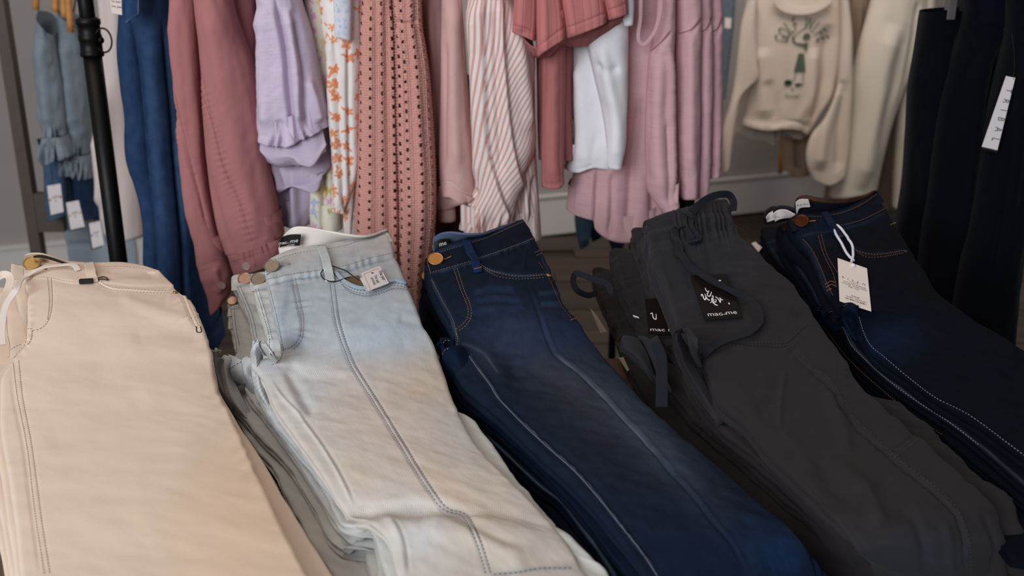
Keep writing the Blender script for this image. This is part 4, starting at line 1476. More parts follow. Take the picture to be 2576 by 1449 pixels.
bwC, _ = net('back_waistband', lapC, [[(1088, 602, .962), (1098, 592, .972), (1128, 586, .978), (1174, 591, .976), (1215, 590, .973), (1250, 579, .970), (1300, 558, .968)],
                                      [(1090, 640, .94), (1100, 634, .944), (1130, 626, .948), (1174, 616, .95), (1215, 600, .955), (1250, 588, .956), (1300, 568, .957)]],
             M['plain'], K(86, 98, 124), n=(20, 40), thick=.003)
bwC['label'] = 'blue-grey inside of the back waistband'
lc, _ = net('waist_label', lapC, [[(1091, 609, .963), (1106, 602, .968), (1128, 600, .971)], [(1093, 630, .951), (1108, 624, .954), (1133, 618, .958)]], M['label_black'], A([.01, .01, .01]), thick=.0008)
lc['label'] = 'black satin brand label'
label_print(lc, [(1091, 609, .965), (1128, 600, .973), (1133, 618, .960), (1093, 630, .953)], [('me', .60, .72, .8), ('LOVED', .6, .98, .2)], M['ink_white'])
C_left = [
    [(1062, 690), (1075, 722), (1098, 768), (1122, 820), (1134, 852), (1124, 880), (1113, 898), (1130, 958), (1172, 1018), (1236, 1064), (1305, 1126), (1392, 1212), (1448, 1276), (1490, 1330), (1530, 1385), (1572, 1440), (1610, 1510)],
    [(1056, 720), (1066, 750), (1085, 790), (1110, 834), (1122, 862), (1112, 886), (1108, 905), (1118, 965), (1150, 1026), (1206, 1080), (1272, 1144), (1356, 1222), (1407, 1262), (1450, 1318), (1496, 1380), (1534, 1440), (1565, 1520)],
    [(1052, 750), (1060, 775), (1075, 810), (1096, 848), (1108, 872), (1104, 896), (1104, 915), (1112, 975), (1138, 1036), (1186, 1092), (1248, 1158), (1330, 1235), (1380, 1280), (1420, 1336), (1462, 1395), (1496, 1450), (1530, 1530)]]
nmC = ['second dark blue jeans from the top, gold button half hidden at left', 'third dark blue jeans from the top, pale seam along its leg edge', 'lowest dark blue jeans, in shadow beside the light-wash pile']
for k in range(3):
    r3 = rows_under(C3, C_left[k], TC * (k + 1), inset=[-.012, -.022, -.032][k])
    t_ = thing('folded_jeans', nmC[k], 'jeans', r3[5, 4], 'dark blue jeans pile')
    L_ = C_left[k]
    e = [(x + 6, y) for x, y in L_[6:]]
    mk_ = [('l', e, 3, K(104, 124, 150), .6)] if k == 1 else []
    sk, _, _ = slab(t_, r3, TC * .94, M['denim_dark'], K(16, 25, 43), [('g', [(x + 10, y - 4) for x, y in L_[6:]], -.0012, 6)], mk_, 150, 46, bulge=.006, noise=nzC, split=1.0, seed=60 + k, puff=.002)
    if k == 0:
        button(t_, sk, (1079, 700), .0105, M['gold'], lift=.0045)
        stitch(t_, sk, [(1150, 975), (1235, 1050), (1300, 1110)], M['thread_pale'], 'side_stitching', r=.0003)
DD = M['denim_dark']
CP_ = K(16, 28, 48)
drape(lapC, [([(1112, 883), (1122, 876), (1140, 872), (1164, 871)], (.917, .921, .921, .917)), ([(1111, 894), (1130, 889), (1146, 890), (1176, 888)], (.907, .915, .915, .910)), ([(1120, 940), (1142, 930), (1162, 932), (1200, 930)], (.886, .897, .900, .896)),
             ([(1152, 985), (1170, 982), (1192, 988), (1226, 980)], (.870, .880, .884, .882))], DD, CP_, [[(1113, 892), (1118, 881), (1132, 876)]], tgd, seed=8)
drape(lapC, [([(1104, 868), (1110, 854), (1122, 851), (1140, 858)], (.913, .918, .918, .914)), ([(1104, 882), (1115, 872), (1127, 866), (1146, 871)], (.902, .910, .910, .906)), ([(1110, 908), (1120, 903), (1132, 898), (1150, 892)], (.885, .892, .894, .894))], DD, CP_ * .9,
      [[(1115, 863), (1120, 856), (1134, 857)]], tgd, seed=9)

# ================= D: charcoal pull-on trousers
CHAR = K(45, 41, 43)
D_rows = [
    ([(1619, 555), (1640, 549), (1676, 541), (1727, 530), (1765, 520), (1800, 506), (1832, 500)], (.985, .990)),
    ([(1632, 604), (1690, 592), (1750, 590), (1800, 570), (1858, 562)], (.975, .976)),
    ([(1648, 662), (1900, 622)], (.962, .962)),
    ([(1676, 728), (1950, 668)], (.946, .949)),
    ([(1697, 790), (2003, 714)], (.931, .935)),
    ([(1708, 826), (2042, 770)], (.922, .923)),
    ([(1752, 872), (2099, 863)], (.911, .906)),
    ([(1780, 930), (2151, 942)], (.904, .896)),
    ([(1813, 1010), (2210, 1008)], (.895, .891)),
    ([(1875, 1060), (2268, 1056)], (.890, .888)),
    ([(1930, 1128), (2330, 1112)], (.886, .885)),
    ([(1985, 1182), (2405, 1180)], (.882, .881)),
    ([(2050, 1248), (2468, 1232)], (.878, .877)),
    ([(2108, 1308), (2502, 1268)], (.872, .870)),
    ([(2152, 1366), (2522, 1318)], (.858, .852)),
    ([(2186, 1410), (2534, 1390)], (.835, .822)),
    ([(2206, 1452), (2538, 1452)], (.800, .785)),
    ([(2222, 1530), (2550, 1540)], (.755, .740)),
]
D3 = rows_top(D_rows)
nD = 4
TD = pile_T(D3, nD)
TD[-5:] = TD[-6]
lapD = thing('folded_trousers', 'charcoal pull-on trousers with drawcord and black swing tag, topmost of their pile', 'trousers', D3[5, 4], 'charcoal trousers pile')
D_fly = [(1628, 580), (1645, 655), (1675, 725), (1697, 790), (1708, 826)]
D_pock = [(1830, 553), (1846, 566), (1862, 574), (1872, 590), (1879, 610)]
D_yoke = [(1835, 868), (1934, 870), (1982, 868), (2010, 845), (2034, 824)]
D_yoke2 = [(1835, 860), (1930, 862), (1978, 860), (2004, 838), (2030, 815)]
D_side = [(1982, 872), (2021, 915), (2082, 968), (2116, 1028), (2151, 1076), (2203, 1119), (2238, 1154), (2300, 1202), (2355, 1243), (2400, 1292), (2423, 1347), (2428, 1449)]
D_side2 = [(1994, 870), (2033, 910), (2094, 962), (2128, 1020), (2163, 1068), (2214, 1111), (2249, 1146), (2310, 1194), (2366, 1236), (2412, 1288), (2436, 1347), (2442, 1449)]
D_carg = [(2237, 1148), (2262, 1128), (2290, 1106), (2308, 1092)]
D_carg2 = [(2248, 1154), (2272, 1134), (2298, 1114), (2314, 1102)]
D_in = [(1815, 1014), (1862, 1043), (1887, 1077), (1918, 1121), (1980, 1177), (2036, 1236), (2079, 1279), (2116, 1316), (2156, 1369), (2191, 1415), (2206, 1449)]
D_yl = [(1805, 776), (1820, 800), (1848, 845), (1860, 870)]
fD = [('g', D_fly, .0016, 5), ('s', D_fly, .0012, 4, 40), ('s', D_pock, -.0025, 4, 16), ('g', D_yoke, -.0026, 5), ('g', [(x, y + 7) for x, y in D_yoke], .0016, 6), ('g', D_side, -.0030, 5), ('g', [(x + 7, y - 2) for x, y in D_side], .0018, 6), ('g', D_carg, -.0024, 4), ('s', D_carg, .0018, 4, 30),
      ('g', [(x + 8, y - 3) for x, y in D_in], -.0016, 5), ('g', D_in, .0016, 7), ('w', [(1700, 575), (1790, 560), (1850, 545)], .0030, 40, 15), ('g', [(1632, 606), (1690, 596), (1760, 592), (1858, 562)], -.0015, 4),
      ('g', [(1690, 545), (1700, 600), (1712, 660)], -.003, 9), ('g', [(1775, 600), (1790, 660), (1800, 720)], -.0022, 10), ('g', [(1640, 600), (1665, 680), (1690, 740)], .0022, 10), ('g', [(1720, 640), (1735, 700), (1740, 760)], -.0018, 12),
      ('g', [(1975, 930), (1965, 1000), (1960, 1080)], .0022, 6), ('g', [(1955, 930), (1940, 1010), (1900, 1040)], -.0020, 16), ('g', [(1960, 1085), (2010, 1130), (2050, 1190)], .0016, 14),
      ('g', [(2080, 980), (2120, 1080), (2135, 1150)], .0045, 16), ('g', [(2100, 1170), (2180, 1230), (2220, 1330)], .0050, 18), ('g', [(2060, 1140), (2080, 1200), (2150, 1270)], -.0035, 22), ('g', [(2200, 1210), (2270, 1270), (2280, 1330)], -.0035, 26),
      ('g', [(2290, 1290), (2320, 1350), (2330, 1449)], -.0030, 14), ('g', [(2470, 1290), (2500, 1360), (2505, 1449)], -.0028, 9), ('g', [(2370, 1300), (2390, 1370), (2392, 1449)], .002, 12),
      ('w', D_side, .0007, 14, 26), ('g', [(1880, 640), (1920, 740), (2010, 800)], .0026, 30), ('g', [(1770, 880), (1850, 960), (1900, 1060)], .0022, 20), ('g', [(2110, 870), (2126, 920), (2120, 960)], .002, 9)]
mD = [('b', 1740, 640, 130, 120, 20, K(38, 42, 52), .7), ('b', 2200, 1200, 200, 160, 30, K(48, 42, 42), .5), ('l', [(x, y) for x, y in D_side2], 5, K(54, 51, 52), .4), ('b', 1750, 620, 120, 80, 0, K(40, 42, 49), .5), ('b', 2300, 1400, 200, 60, 0, K(49, 55, 64), .5), ('l', D_fly, 3, K(61, 60, 63), .5)]  # cool light at waist and front drop, warm light between, painted as tints
nzD = [(.0022, .06, .03, 15), (.0010, .022, .013, 20)]
sD, PD, oD = slab(lapD, D3, TD, M['plain'], CHAR, fD, mD, 300, 150, bulge=.007, noise=nzD, split=1.0, seed=71, puff=.007)
tc = M['thread_char']
stitches(lapD, sD, [D_yoke, D_yoke2, D_side2, D_carg, D_carg2, [(x + 6, y + 4) for x, y in D_pock]], tc, 'seam_stitching')
M['card_dim'] = solid('taupe_card', S(150, 132, 116), .8)
DC = K(33, 34, 41)
for xa, ya, xb, yb in ((1716, 545, 1742, 606), (1732, 540, 1758, 606)):
    strap('belt_loop', lapD, sD, [(xa, ya), ((xa + xb) / 2 + 2, (ya + yb) / 2), (xb, yb)], .0085, M['plain'], DC, n=20, t=.0024, lifts=[.002, .005, .002])
strap('belt_loop', lapD, sD, [(1732, 618), (1748, 614), (1764, 609)], .006, M['plain'], DC, n=14, t=.003, lift=.003)
tagD, Q, n = card('hang_tag', lapD, [(1735, 693), (1826, 689), (1868, 799), (1773, 806)], sD, .003, mat=M['card_black'])
tagD['label'] = 'black swing tag with white brush lettering'
mm = [('mac', .31, .925, .12), ('and', .545, .918, .045), ('me', .75, .915, .12)]
cnvt = lambda pts: A([((x - 140) / 940., (y - 200) / 1060.) for x, y in pts])


def unbil(Qpx, pts):
    """photograph points on a card to its own 0..1 coordinates"""
    out = []
    q = A(Qpx)
    for p in A(pts):
        b = c = .5
        for _ in range(12):
            r = q[0] * (1 - b) * (1 - c) + q[1] * b * (1 - c) + q[2] * b * c + q[3] * (1 - b) * c
            J = np.stack([(q[1] - q[0]) * (1 - c) + (q[2] - q[3]) * c, (q[3] - q[0]) * (1 - b) + (q[2] - q[1]) * b], 1)
            d = np.linalg.solve(J, p - r)
            b, c = b + d[0], c + d[1]
        out.append((b, c))
    return A(out)


qd = [(1735, 693), (1826, 689), (1868, 799), (1773, 806)]
zz = 1932 / 200.
sk_ = lambda pts, w=.05: stroke(unbil(qd, [(1720 + x / zz, 670 + y / zz) for x, y in pts]), w, 16)
brush = [sk_([(430, 750), (445, 700), (465, 720), (490, 800), (520, 835), (540, 800), (520, 690)]), sk_([(520, 690), (560, 790), (600, 835), (640, 845)]),
         sk_([(610, 660), (575, 690), (590, 740), (630, 750), (660, 710), (680, 640)], .04), sk_([(525, 540), (545, 600), (590, 640), (620, 610)], .04),
         sk_([(690, 760), (715, 735), (720, 770), (700, 860), (650, 910)], .035), sk_([(690, 790), (690, 860), (760, 940), (830, 970)], .055), sk_([(740, 830), (735, 880), (775, 890), (790, 840), (760, 820)], .035),
         sk_([(775, 760), (830, 800), (870, 860), (890, 900), (895, 830), (870, 780)], .045), sk_([(890, 790), (920, 830), (960, 840)], .035),
         sk_([(820, 435), (840, 390), (875, 360), (910, 360)], .06), sk_([(1090, 900), (1110, 930), (1125, 925)], .05), sk_([(545, 270), (590, 300), (635, 320)], .03)]
raw_print(tagD, Q, n, brush, M['ink_white'], 'brush_lettering')
print_on(tagD, Q, n, mm, M['ink_white'])
# loop of drawcord over the waist, and the long end lying across the tag
strap('drawcord', lapD, None, [(1722, 560, .985), (1736, 541, .992), (1757, 516, 1.0), (1785, 497, 1.008), (1815, 489, 1.01), (1836, 492, 1.006), (1845, 508, .996), (1843, 530, .985)], .0115, M['plain'], DC, n=60, t=.0013)
strap('drawcord', lapD, sD, [(1716, 577), (1698, 582), (1692, 600), (1703, 632), (1724, 668), (1756, 700), (1790, 722), (1825, 742), (1862, 758), (1890, 774), (1905, 796), (1905, 822), (1884, 845), (1846, 860), (1806, 874), (1774, 901)],
      .0122, M['plain'], DC, n=140, t=.0013, lifts=[.003, .006, .009, .006, .006, .009, .009, .009, .009, .008, .007, .007, .006, .006, .006, .004])
D_left = [
    [(1586, 572), (1600, 612), (1618, 664), (1640, 735), (1652, 795), (1658, 832), (1672, 862), (1694, 880), (1712, 930), (1750, 1000), (1812, 1074), (1880, 1128), (1955, 1192), (2028, 1262), (2085, 1330), (2128, 1392), (2150, 1452), (2160, 1540)],
    [(1535, 628), (1548, 672), (1566, 725), (1586, 772), (1600, 800), (1612, 836), (1640, 870), (1664, 930), (1690, 980), (1732, 1034), (1790, 1090), (1862, 1150), (1932, 1215), (2010, 1292), (2060, 1352), (2100, 1412), (2120, 1460), (2130, 1540)],
    [(1488, 672), (1502, 712), (1518, 752), (1536, 795), (1548, 822), (1556, 850), (1566, 885), (1590, 935), (1624, 995), (1674, 1055), (1742, 1122), (1812, 1196), (1878, 1258), (1950, 1324), (2006, 1378), (2042, 1436), (2056, 1476), (2065, 1546)]]
nmD = ['second charcoal trousers from the top, black tag peeping from under the first', 'third charcoal trousers from the top, flat strap hanging from its waist', 'lowest charcoal trousers, crumpled against the dark blue jeans']
for k in range(3):
    r3 = rows_under(D3, D_left[k], TD * (k + 1), inset=[-.006, -.010, -.008][k], rights=[None] * 8 + [(2250, 1010), (2318, 1056), (2386, 1112), (2460, 1180), (2526, 1232), (2552, 1270), (2572, 1322), (2590, 1390), (2600, 1452), (2610, 1540)] if k == 0 else None)
    t_ = thing('folded_trousers', nmD[k], 'trousers', r3[5, 4], 'charcoal trousers pile')
    L_ = D_left[k]
    e = [(x + 10, y) for x, y in L_[:6]]
    sk, _, _ = slab(t_, r3, TD * .94, M['plain'], CHAR * .95, [('g', e, .002, 5), ('w', e, .0022, 24, 30), ('g', [(x + 14, y - 4) for x, y in L_[6:]], -.002, 7)], [], 170, 52, bulge=.008,
                    noise=nzD + [(.0022, .04, .016, 10)], split=1.0, seed=80 + k, puff=.004)
    if k == 0:
        qq, Q2, n2 = card('hang_tag', t_, [(1622, 752), (1700, 748), (1716, 844), (1632, 840)], sk, .004, mat=M['card_black'])
        print_on(qq, Q2, n2, [('mac', .28, .92, .13, {'wide': 1.1}), ('me', .76, .915, .13)], M['ink_white'])
        raw_print(qq, Q2, n2, [stroke([(.12, .45), (.18, .42), (.2, .56), (.27, .6), (.3, .45)], .05)], M['ink_white'], 'brush_lettering')
    if k == 1:
        strap('drawcord', t_, None, [(1642, 852, .945), (1650, 868, .945), (1662, 895, .935), (1664, 935, .925), (1665, 975, .918), (1664, 1024, .905)], .0125, M['plain'], DC, n=50, t=.0013)
        strap('drawcord', t_, None, [(1560, 720, .935), (1540, 735, .935), (1525, 712, .94), (1498, 704, .942), (1466, 692, .94), (1446, 690, .935), (1442, 706, .925), (1450, 728, .915), (1474, 742, .905), (1500, 738, .90)], .0085, M['plain'], DC, n=70, t=.0013)
        card('hang_tag', t_, [(1592, 792), (1606, 797), (1608, 801), (1594, 797)], sk, .006, mat=M['card_white'])
    if k == 2:
        card('hang_tag', t_, [(1484, 774), (1500, 792), (1527, 834), (1510, 838)], None, mat=M['card_dim'], plane=(at_z(A([[1505, 805]]), .86)[0], unit(A([-.6, -.5, .6]))))
        card('hang_tag', t_, [(1556, 900), (1568, 898), (1583, 930), (1578, 935)], None, mat=M['card_dim'], plane=(at_z(A([[1570, 915]]), .83)[0], unit(A([-.5, -.4, .7]))))
DP_ = K(44, 43, 48)
drape(lapD, [([(1699, 834), (1708, 826), (1719, 824)], .949), ([(1692, 853), (1702, 849), (1714, 840)], (.936, .941, .940)), ([(1694, 882), (1712, 886), (1729, 870)], (.918, .926, .922)), ([(1706, 916), (1724, 921), (1742, 906)], (.902, .911, .908)),
             ([(1731, 960), (1749, 962), (1765, 950)], (.890, .898, .895)), ([(1768, 1020), (1784, 1018), (1800, 1003)], (.876, .882, .880)), ([(1806, 1068), (1820, 1064), (1832, 1050)], .866)], M['plain'], DP_, seed=10)
drape(lapD, [([(1719, 826), (1736, 830), (1755, 852)], (.949, .951, .945)), ([(1722, 840), (1739, 852), (1754, 874)], (.938, .944, .936)), ([(1730, 864), (1741, 882), (1752, 896)], (.920, .926, .920)), ([(1744, 904), (1752, 914), (1762, 924)], .902)], M['plain'], DP_, seed=11)
thD = bpy.data.objects['folded_trousers.006']
drape(thD, [([(1559, 863), (1570, 846), (1590, 848), (1610, 856)], (.905, .909, .909, .906)), ([(1558, 881), (1577, 877), (1605, 881), (1632, 892)], (.892, .900, .899, .893)), ([(1570, 892), (1600, 906), (1628, 926), (1646, 932)], (.878, .886, .886, .880)), ([(1604, 922), (1628, 950), (1648, 970), (1664, 976)], .860)], M['plain'], DP_ * .95, noise=.003, seed=12)
drape(thD, [([(1605, 847), (1625, 848), (1646, 863)], .911), ([(1612, 866), (1633, 873), (1652, 891)], (.898, .903, .900)), ([(1630, 906), (1646, 917), (1662, 936)], .884), ([(1652, 965), (1668, 980), (1688, 988)], .864)], M['plain'], DP_ * .9, noise=.003, seed=13)

# ================= E: dark indigo jeans, right
INDI = K(11, 13, 22)
E_rows = [
    ([(1983, 552), (2005, 544), (2074, 539), (2126, 527), (2178, 502), (2208, 480)], (.985, .992)),
    ([(2004, 590), (2050, 581), (2092, 577), (2161, 561), (2233, 527)], (.976, .980)),
    ([(2029, 617), (2282, 602)], (.968, .962)),
    ([(2054, 668), (2330, 682)], (.955, .945)),
    ([(2072, 710), (2358, 727)], (.945, .936)),
    ([(2090, 745), (2402, 766)], (.936, .928)),
    ([(2110, 772), (2454, 804)], (.928, .921)),
    ([(2146, 786), (2510, 836)], (.921, .914)),
    ([(2164, 824), (2568, 876)], (.911, .906)),
    ([(2188, 868), (2640, 920)], (.902, .898)),
    ([(2220, 902), (2730, 980)], (.896, .891)),
    ([(2282, 948), (2830, 1050)], (.890, .884)),
    ([(2357, 1004), (2930, 1120)], (.885, .878)),
    ([(2433, 1046), (3030, 1190)], (.882, .874)),
    ([(2508, 1098), (3120, 1260)], (.879, .870)),
    ([(2580, 1150), (3200, 1330)], (.876, .866)),
    ([(2680, 1230), (3260, 1400)], (.870, .860)),
]
E3 = rows_top(E_rows)
nE = 4
TE = pile_T(E3, nE)
lapE = thing('folded_jeans', 'dark indigo jeans with white corded swing tag, topmost of the right-hand pile', 'jeans', E3[5, 3], 'dark indigo jeans pile')
E_wb = [(2004, 590), (2050, 581), (2092, 577), (2161, 561), (2233, 527)]
E_J1 = [(2058, 592), (2072, 640), (2096, 690), (2104, 722)]
E_J2 = [(2066, 591), (2080, 640), (2106, 686)]
E_fly = [(2012, 600), (2030, 620), (2056, 670), (2073, 712), (2090, 746)]
E_pock = [(2140, 617), (2156, 630), (2178, 638), (2212, 640), (2276, 630)]
E_pock2 = [(2146, 626), (2176, 646), (2212, 647), (2276, 636)]
E_side = [(2236, 530), (2254, 562), (2281, 605), (2310, 648), (2340, 700), (2370, 742), (2420, 782)]
E_in = [(2156, 772), (2168, 822), (2189, 867), (2224, 898), (2280, 945), (2356, 1002), (2432, 1041), (2507, 1094), (2580, 1148)]
fE = [('s', E_wb, -.002, 3, 24), ('g', E_J1, -.0007, 3), ('s', E_pock[::-1], .0016, 3, 18), ('g', E_in, .0016, 6), ('g', [(x + 12, y) for x, y in E_in], -.0010, 8), ('g', E_side, -.0014, 5),
      ('w', E_J1, .001, 24, 26), ('g', [(2180, 860), (2280, 880), (2330, 830)], .003, 40), ('g', [(2360, 760), (2450, 860), (2560, 930)], .003, 40)]
mE = [('l', [(x, y + 3) for x, y in E_wb], 3, K(40, 55, 73), .6), ('l', [(1985, 553), (2005, 546), (2074, 541), (2126, 529), (2206, 482)], 3, K(35, 48, 66), .6), ('l', E_fly, 3.5, K(39, 56, 79), .65), ('l', E_side, 5, K(27, 42, 62), .5),
      ('b', 2240, 860, 90, 55, -10, K(14, 30, 55), .6), ('b', 2110, 560, 150, 40, -20, K(17, 29, 48), .5), ('l', E_pock, 4, K(29, 43, 64), .5), ('b', 2180, 600, 60, 30, 0, K(15, 17, 23), .4), ('l', E_side[-2:] + [(2510, 836), (2640, 915)], 3, K(29, 34, 48), .5)]
nzE = [(.0014, .07, .035, 10), (.0006, .02, .012, 10)]
sE, PE, oE = slab(lapE, E3, TE, M['denim_dark'], INDI, fE, mE, 280, 140, bulge=.006, noise=nzE, split=1.0, seed=91, puff=.006)
tr = M['thread_rust']
stitches(lapE, sE, [[(x, y - 5) for x, y in E_wb[2:]], [(1992, 555), (2010, 548), (2074, 544), (2126, 533), (2178, 508), (2206, 488)]], tr, 'waist_stitching')
stitches(lapE, sE, [E_J1, E_J2, E_pock, E_pock2, [(x + 8, y + 2) for x, y in E_fly]], tr, 'fly_and_pocket_stitching', r=.0004)
stitches(lapE, sE, [E_in], M['thread_pale'], 'inseam_stitching', r=.00046)
stitches(lapE, sE, [[(2076, 716), (2090, 708), (2102, 712)], [(2078, 724), (2092, 716), (2104, 722)], [(2080, 732), (2092, 726)]], tr, 'bar_tack', solidline=True, r=.0005)
stitch(lapE, sE, [(2240, 566), (2254, 560)], tr, 'bar_tack', r=.0006, solidline=True)
button(lapE, sE, (2016, 562), .0108, M['copper'], [(2030, 560), (2042, 557), (2052, 556)], tr, lift=.0055)
rivet(lapE, sE, (2279, 633), .003, M['copper'])
strap('belt_loop', lapE, sE, [(2074, 538), (2088, 566), (2102, 590), (2112, 602)], .0105, M['denim_dark'], K(22, 32, 54), n=24, t=.003, lifts=[.001, .004, .004, .001])
stitch(lapE, sE, [(2106, 602), (2118, 599)], tr, 'bar_tack', r=.0007, lift=.004, solidline=True)
bwE, sbE = net('back_waistband', lapE, [[(1998, 520, .990), (2002, 504, 1.003), (2018, 496, 1.010), (2057, 502, 1.010), (2109, 505, 1.006), (2161, 498, 1.0), (2206, 480, .994)],
                                        [(2004, 545, .974), (2008, 540, .976), (2022, 538, .978), (2060, 540, .978), (2112, 534, .98), (2165, 514, .982), (2206, 492, .984)]],
               M['denim_dark'], K(30, 32, 44), n=(22, 46), thick=.004, marks=[('l', [(2002, 507), (2018, 499), (2057, 505), (2109, 508), (2161, 501), (2200, 484)], 2.4, K(150, 96, 46), .6)])
le, _ = net('waist_label', lapE, [[(2001, 510, 1.0025), (2010, 503, 1.008), (2033, 502, 1.011)], [(2004, 540, .980), (2012, 524, .993), (2038, 521, .998)]], M['label_white'], A([.7, .6, .55]), thick=.001)
le['label'] = 'white satin brand label'
label_print(le, [(2003, 506, 1.006), (2033, 502, 1.012), (2038, 521, .999), (2004, 526, .991)], [('E A N S', .5, .60, .30)], M['ink_dark'])
tagE, Q, n = card('hang_tag', lapE, [(2107, 649), (2181, 675), (2192, 783), (2112, 757)], sE, .004, mat=M['card_cream'])
tagE['label'] = 'cream swing tag printed with small grey text'
print_on(tagE, Q, n, [('R   I   S   E   N', .50, .45, .058), ('THE  BRAND', .5, .48, .022), ('STYLE NO: RDP5298', .52, .53, .036), ('COLOR : SOLID DARK', .52, .572, .036), ('SIZE : 9/29', .48, .615, .036), ('$78.00', .52, .81, .042),
                      ('* RISEN . REGULAR *', .54, .855, .034)], M['ink_dark'])
bars = []
r_ = random.Random(3)
x = .18
while x < .86:
    w = r_.choice([.008, .014, .022])
    bars.append((A([(x, .875), (x + w, .875), (x + w, .905), (x, .905)]), [(0, 1, 2, 3)]))
    x += w + r_.choice([.012, .02, .03])
raw_print(tagE, Q, n, bars, M['ink_dark'], 'printed_bars')
P, N = sE.path([(2146, 664), (2132, 650), (2114, 618), (2099, 592), (2096, 580), (2102, 572), (2110, 578), (2122, 594), (2138, 616), (2144, 640), (2143, 656), (2140, 668)], 80, .005)
v, f = tube_geo(P, .0019, 8, N)
mk('tag_cord', v, f, M['cord_white'], lapE)
v, f = lathe_geo(Q[0] + (Q[1] - Q[0]) * .52 + (Q[3] - Q[0]) * .06, n, [(.003, 0), (.0036, .0015), (.002, .003), (.0005, .0034)], 12)
mk('knot', v, f, M['cord_white'], tagE)
E_left = [
    [(1955, 566), (1966, 606), (1984, 640), (2016, 690), (2040, 728), (2052, 752), (2070, 776), (2098, 790), (2122, 826), (2142, 868), (2178, 906), (2236, 958), (2310, 1012), (2390, 1064), (2468, 1124), (2576, 1218), (2650, 1280)],
    [(1914, 570), (1926, 610), (1950, 648), (1990, 700), (2016, 740), (2028, 765), (2040, 784), (2058, 800), (2086, 840), (2116, 882), (2156, 925), (2218, 980), (2292, 1040), (2372, 1095), (2440, 1150), (2540, 1232), (2620, 1300)],
    [(1902, 608), (1914, 640), (1940, 680), (1974, 724), (2000, 760), (2012, 784), (2026, 805), (2036, 830), (2058, 870), (2088, 915), (2122, 962), (2172, 1020), (2240, 1086), (2312, 1148), (2384, 1212), (2466, 1300), (2540, 1400)]]
nmE = ['second dark indigo jeans from the top, white waist label beside the copper button', 'third dark indigo jeans from the top, cream waist label at far left', 'lowest dark indigo jeans, behind the charcoal trousers']
for k in range(3):
    r3 = rows_under(E3, E_left[k], TE * (k + 1) * .8, inset=.004)
    t_ = thing('folded_jeans', nmE[k], 'jeans', r3[5, 3], 'dark indigo jeans pile')
    L_ = E_left[k]
    e = [(x + 5, y) for x, y in L_[1:7]]
    mk_ = [('l', e, 3.5, K(34, 49, 69), .6)] + ([('l', [(x + 3, y) for x, y in L_[7:]], 3, K(62, 66, 74), .6)] if k == 0 else [])
    sk, _, _ = slab(t_, r3, TE * .75, M['denim_dark'], K(11, 14, 24), [('s', [(L_[1][0], L_[1][1]), (L_[1][0] + 46, L_[1][1] - 6)], -.0015, 3, 20), ('w', e, .001, 18, 30)],
                    mk_ + [('l', [(L_[1][0], L_[1][1]), (L_[1][0] + 46, L_[1][1] - 6)], 3, K(34, 49, 69), .5)], 150, 46, bulge=.006, noise=nzE, split=1.0, seed=100 + k, puff=.002)
    if k == 0:
        button(t_, sk, (1982, 577), .0095, M['copper'], lift=.004)
        stitches(t_, sk, [L_[7:15]], M['thread_pale'], 'inseam_stitching', r=.0005)
        ob, s_ = net('back_waistband', t_, [[(1942, 536, .975), (1950, 526, .982), (1972, 522, .986), (2002, 531, .984)], [(1950, 562, .95), (1958, 560, .952), (1975, 556, .955), (2004, 552, .958)]], M['denim_dark'], K(34, 34, 44), thick=.004)
        ob, s_ = net('waist_label', t_, [[(1944, 540, .976), (1955, 530, .982), (1975, 528, .986), (2000, 540, .982)], [(1950, 558, .962), (1958, 553, .966), (1975, 549, .970), (1996, 548, .975)]], M['label_white'], A([.7, .6, .55]), thick=.001)
        label_print(ob, [(1946, 535, .982), (1998, 535, .986), (1998, 549, .976), (1952, 556, .967)], [('E N   J E A N S', .5, .55, .28)], M['ink_dark'], lift=.002)
    if k == 1:
        stitches(t_, sk, [L_[7:14]], M['thread_rust'], 'inseam_stitching', r=.0004)
        ob, s_ = net('back_waistband', t_, [[(1926, 548, .965), (1928, 536, .973), (1940, 525, .980), (1952, 522, .982)], [(1930, 566, .948), (1934, 562, .95), (1944, 560, .952), (1956, 558, .954)]], M['denim_dark'], K(40, 34, 36), thick=.004)
        ob, s_ = net('waist_label', t_, [[(1928, 548, .968), (1934, 538, .974), (1944, 531, .979)], [(1930, 560, .957), (1937, 557, .960), (1948, 553, .964)]], M['label_white'], A([.7, .6, .55]), thick=.001)
        label_print(ob, [(1928, 542, .974), (1944, 533, .981), (1947, 552, .966), (1930, 559, .960)], [('N  J', .5, .55, .3)], M['ink_dark'], lift=.002)
    if k == 2:
        q3, Q3, n3 = card('hang_tag', t_, [(1890, 612), (1900, 608), (1917, 622), (1908, 634)], sk, .004, mat=M['card_white'])
EP_ = K(14, 24, 42)
for rows_, sm, sd in (([([(2114, 773), (2124, 765), (2140, 763), (2155, 770)], .935), ([(2114, 786), (2126, 780), (2142, 779), (2159, 787)], (.922, .928, .928, .924)), ([(2126, 808), (2138, 804), (2150, 807), (2166, 817)], .908), ([(2152, 856), (2162, 856), (2174, 860), (2184, 866)], .888)], [(2118, 777), (2124, 768), (2134, 766)], 14),
                      ([([(2072, 791), (2082, 782), (2096, 779), (2109, 786)], .920), ([(2077, 807), (2089, 801), (2103, 799), (2117, 807)], .904), ([(2098, 834), (2108, 832), (2120, 830), (2134, 836)], .884)], [(2076, 794), (2084, 785), (2096, 782)], 15),
                      ([([(2040, 788), (2048, 779), (2060, 776), (2074, 783)], .902), ([(2044, 804), (2056, 798), (2070, 796), (2084, 806)], .886), ([(2064, 832), (2074, 830), (2086, 830), (2100, 836)], .866)], [(2043, 792), (2050, 782), (2060, 779)], 16)):
    drape(lapE, rows_, M['denim_dark'], EP_, [sm], M['thread_rust'], seed=sd)
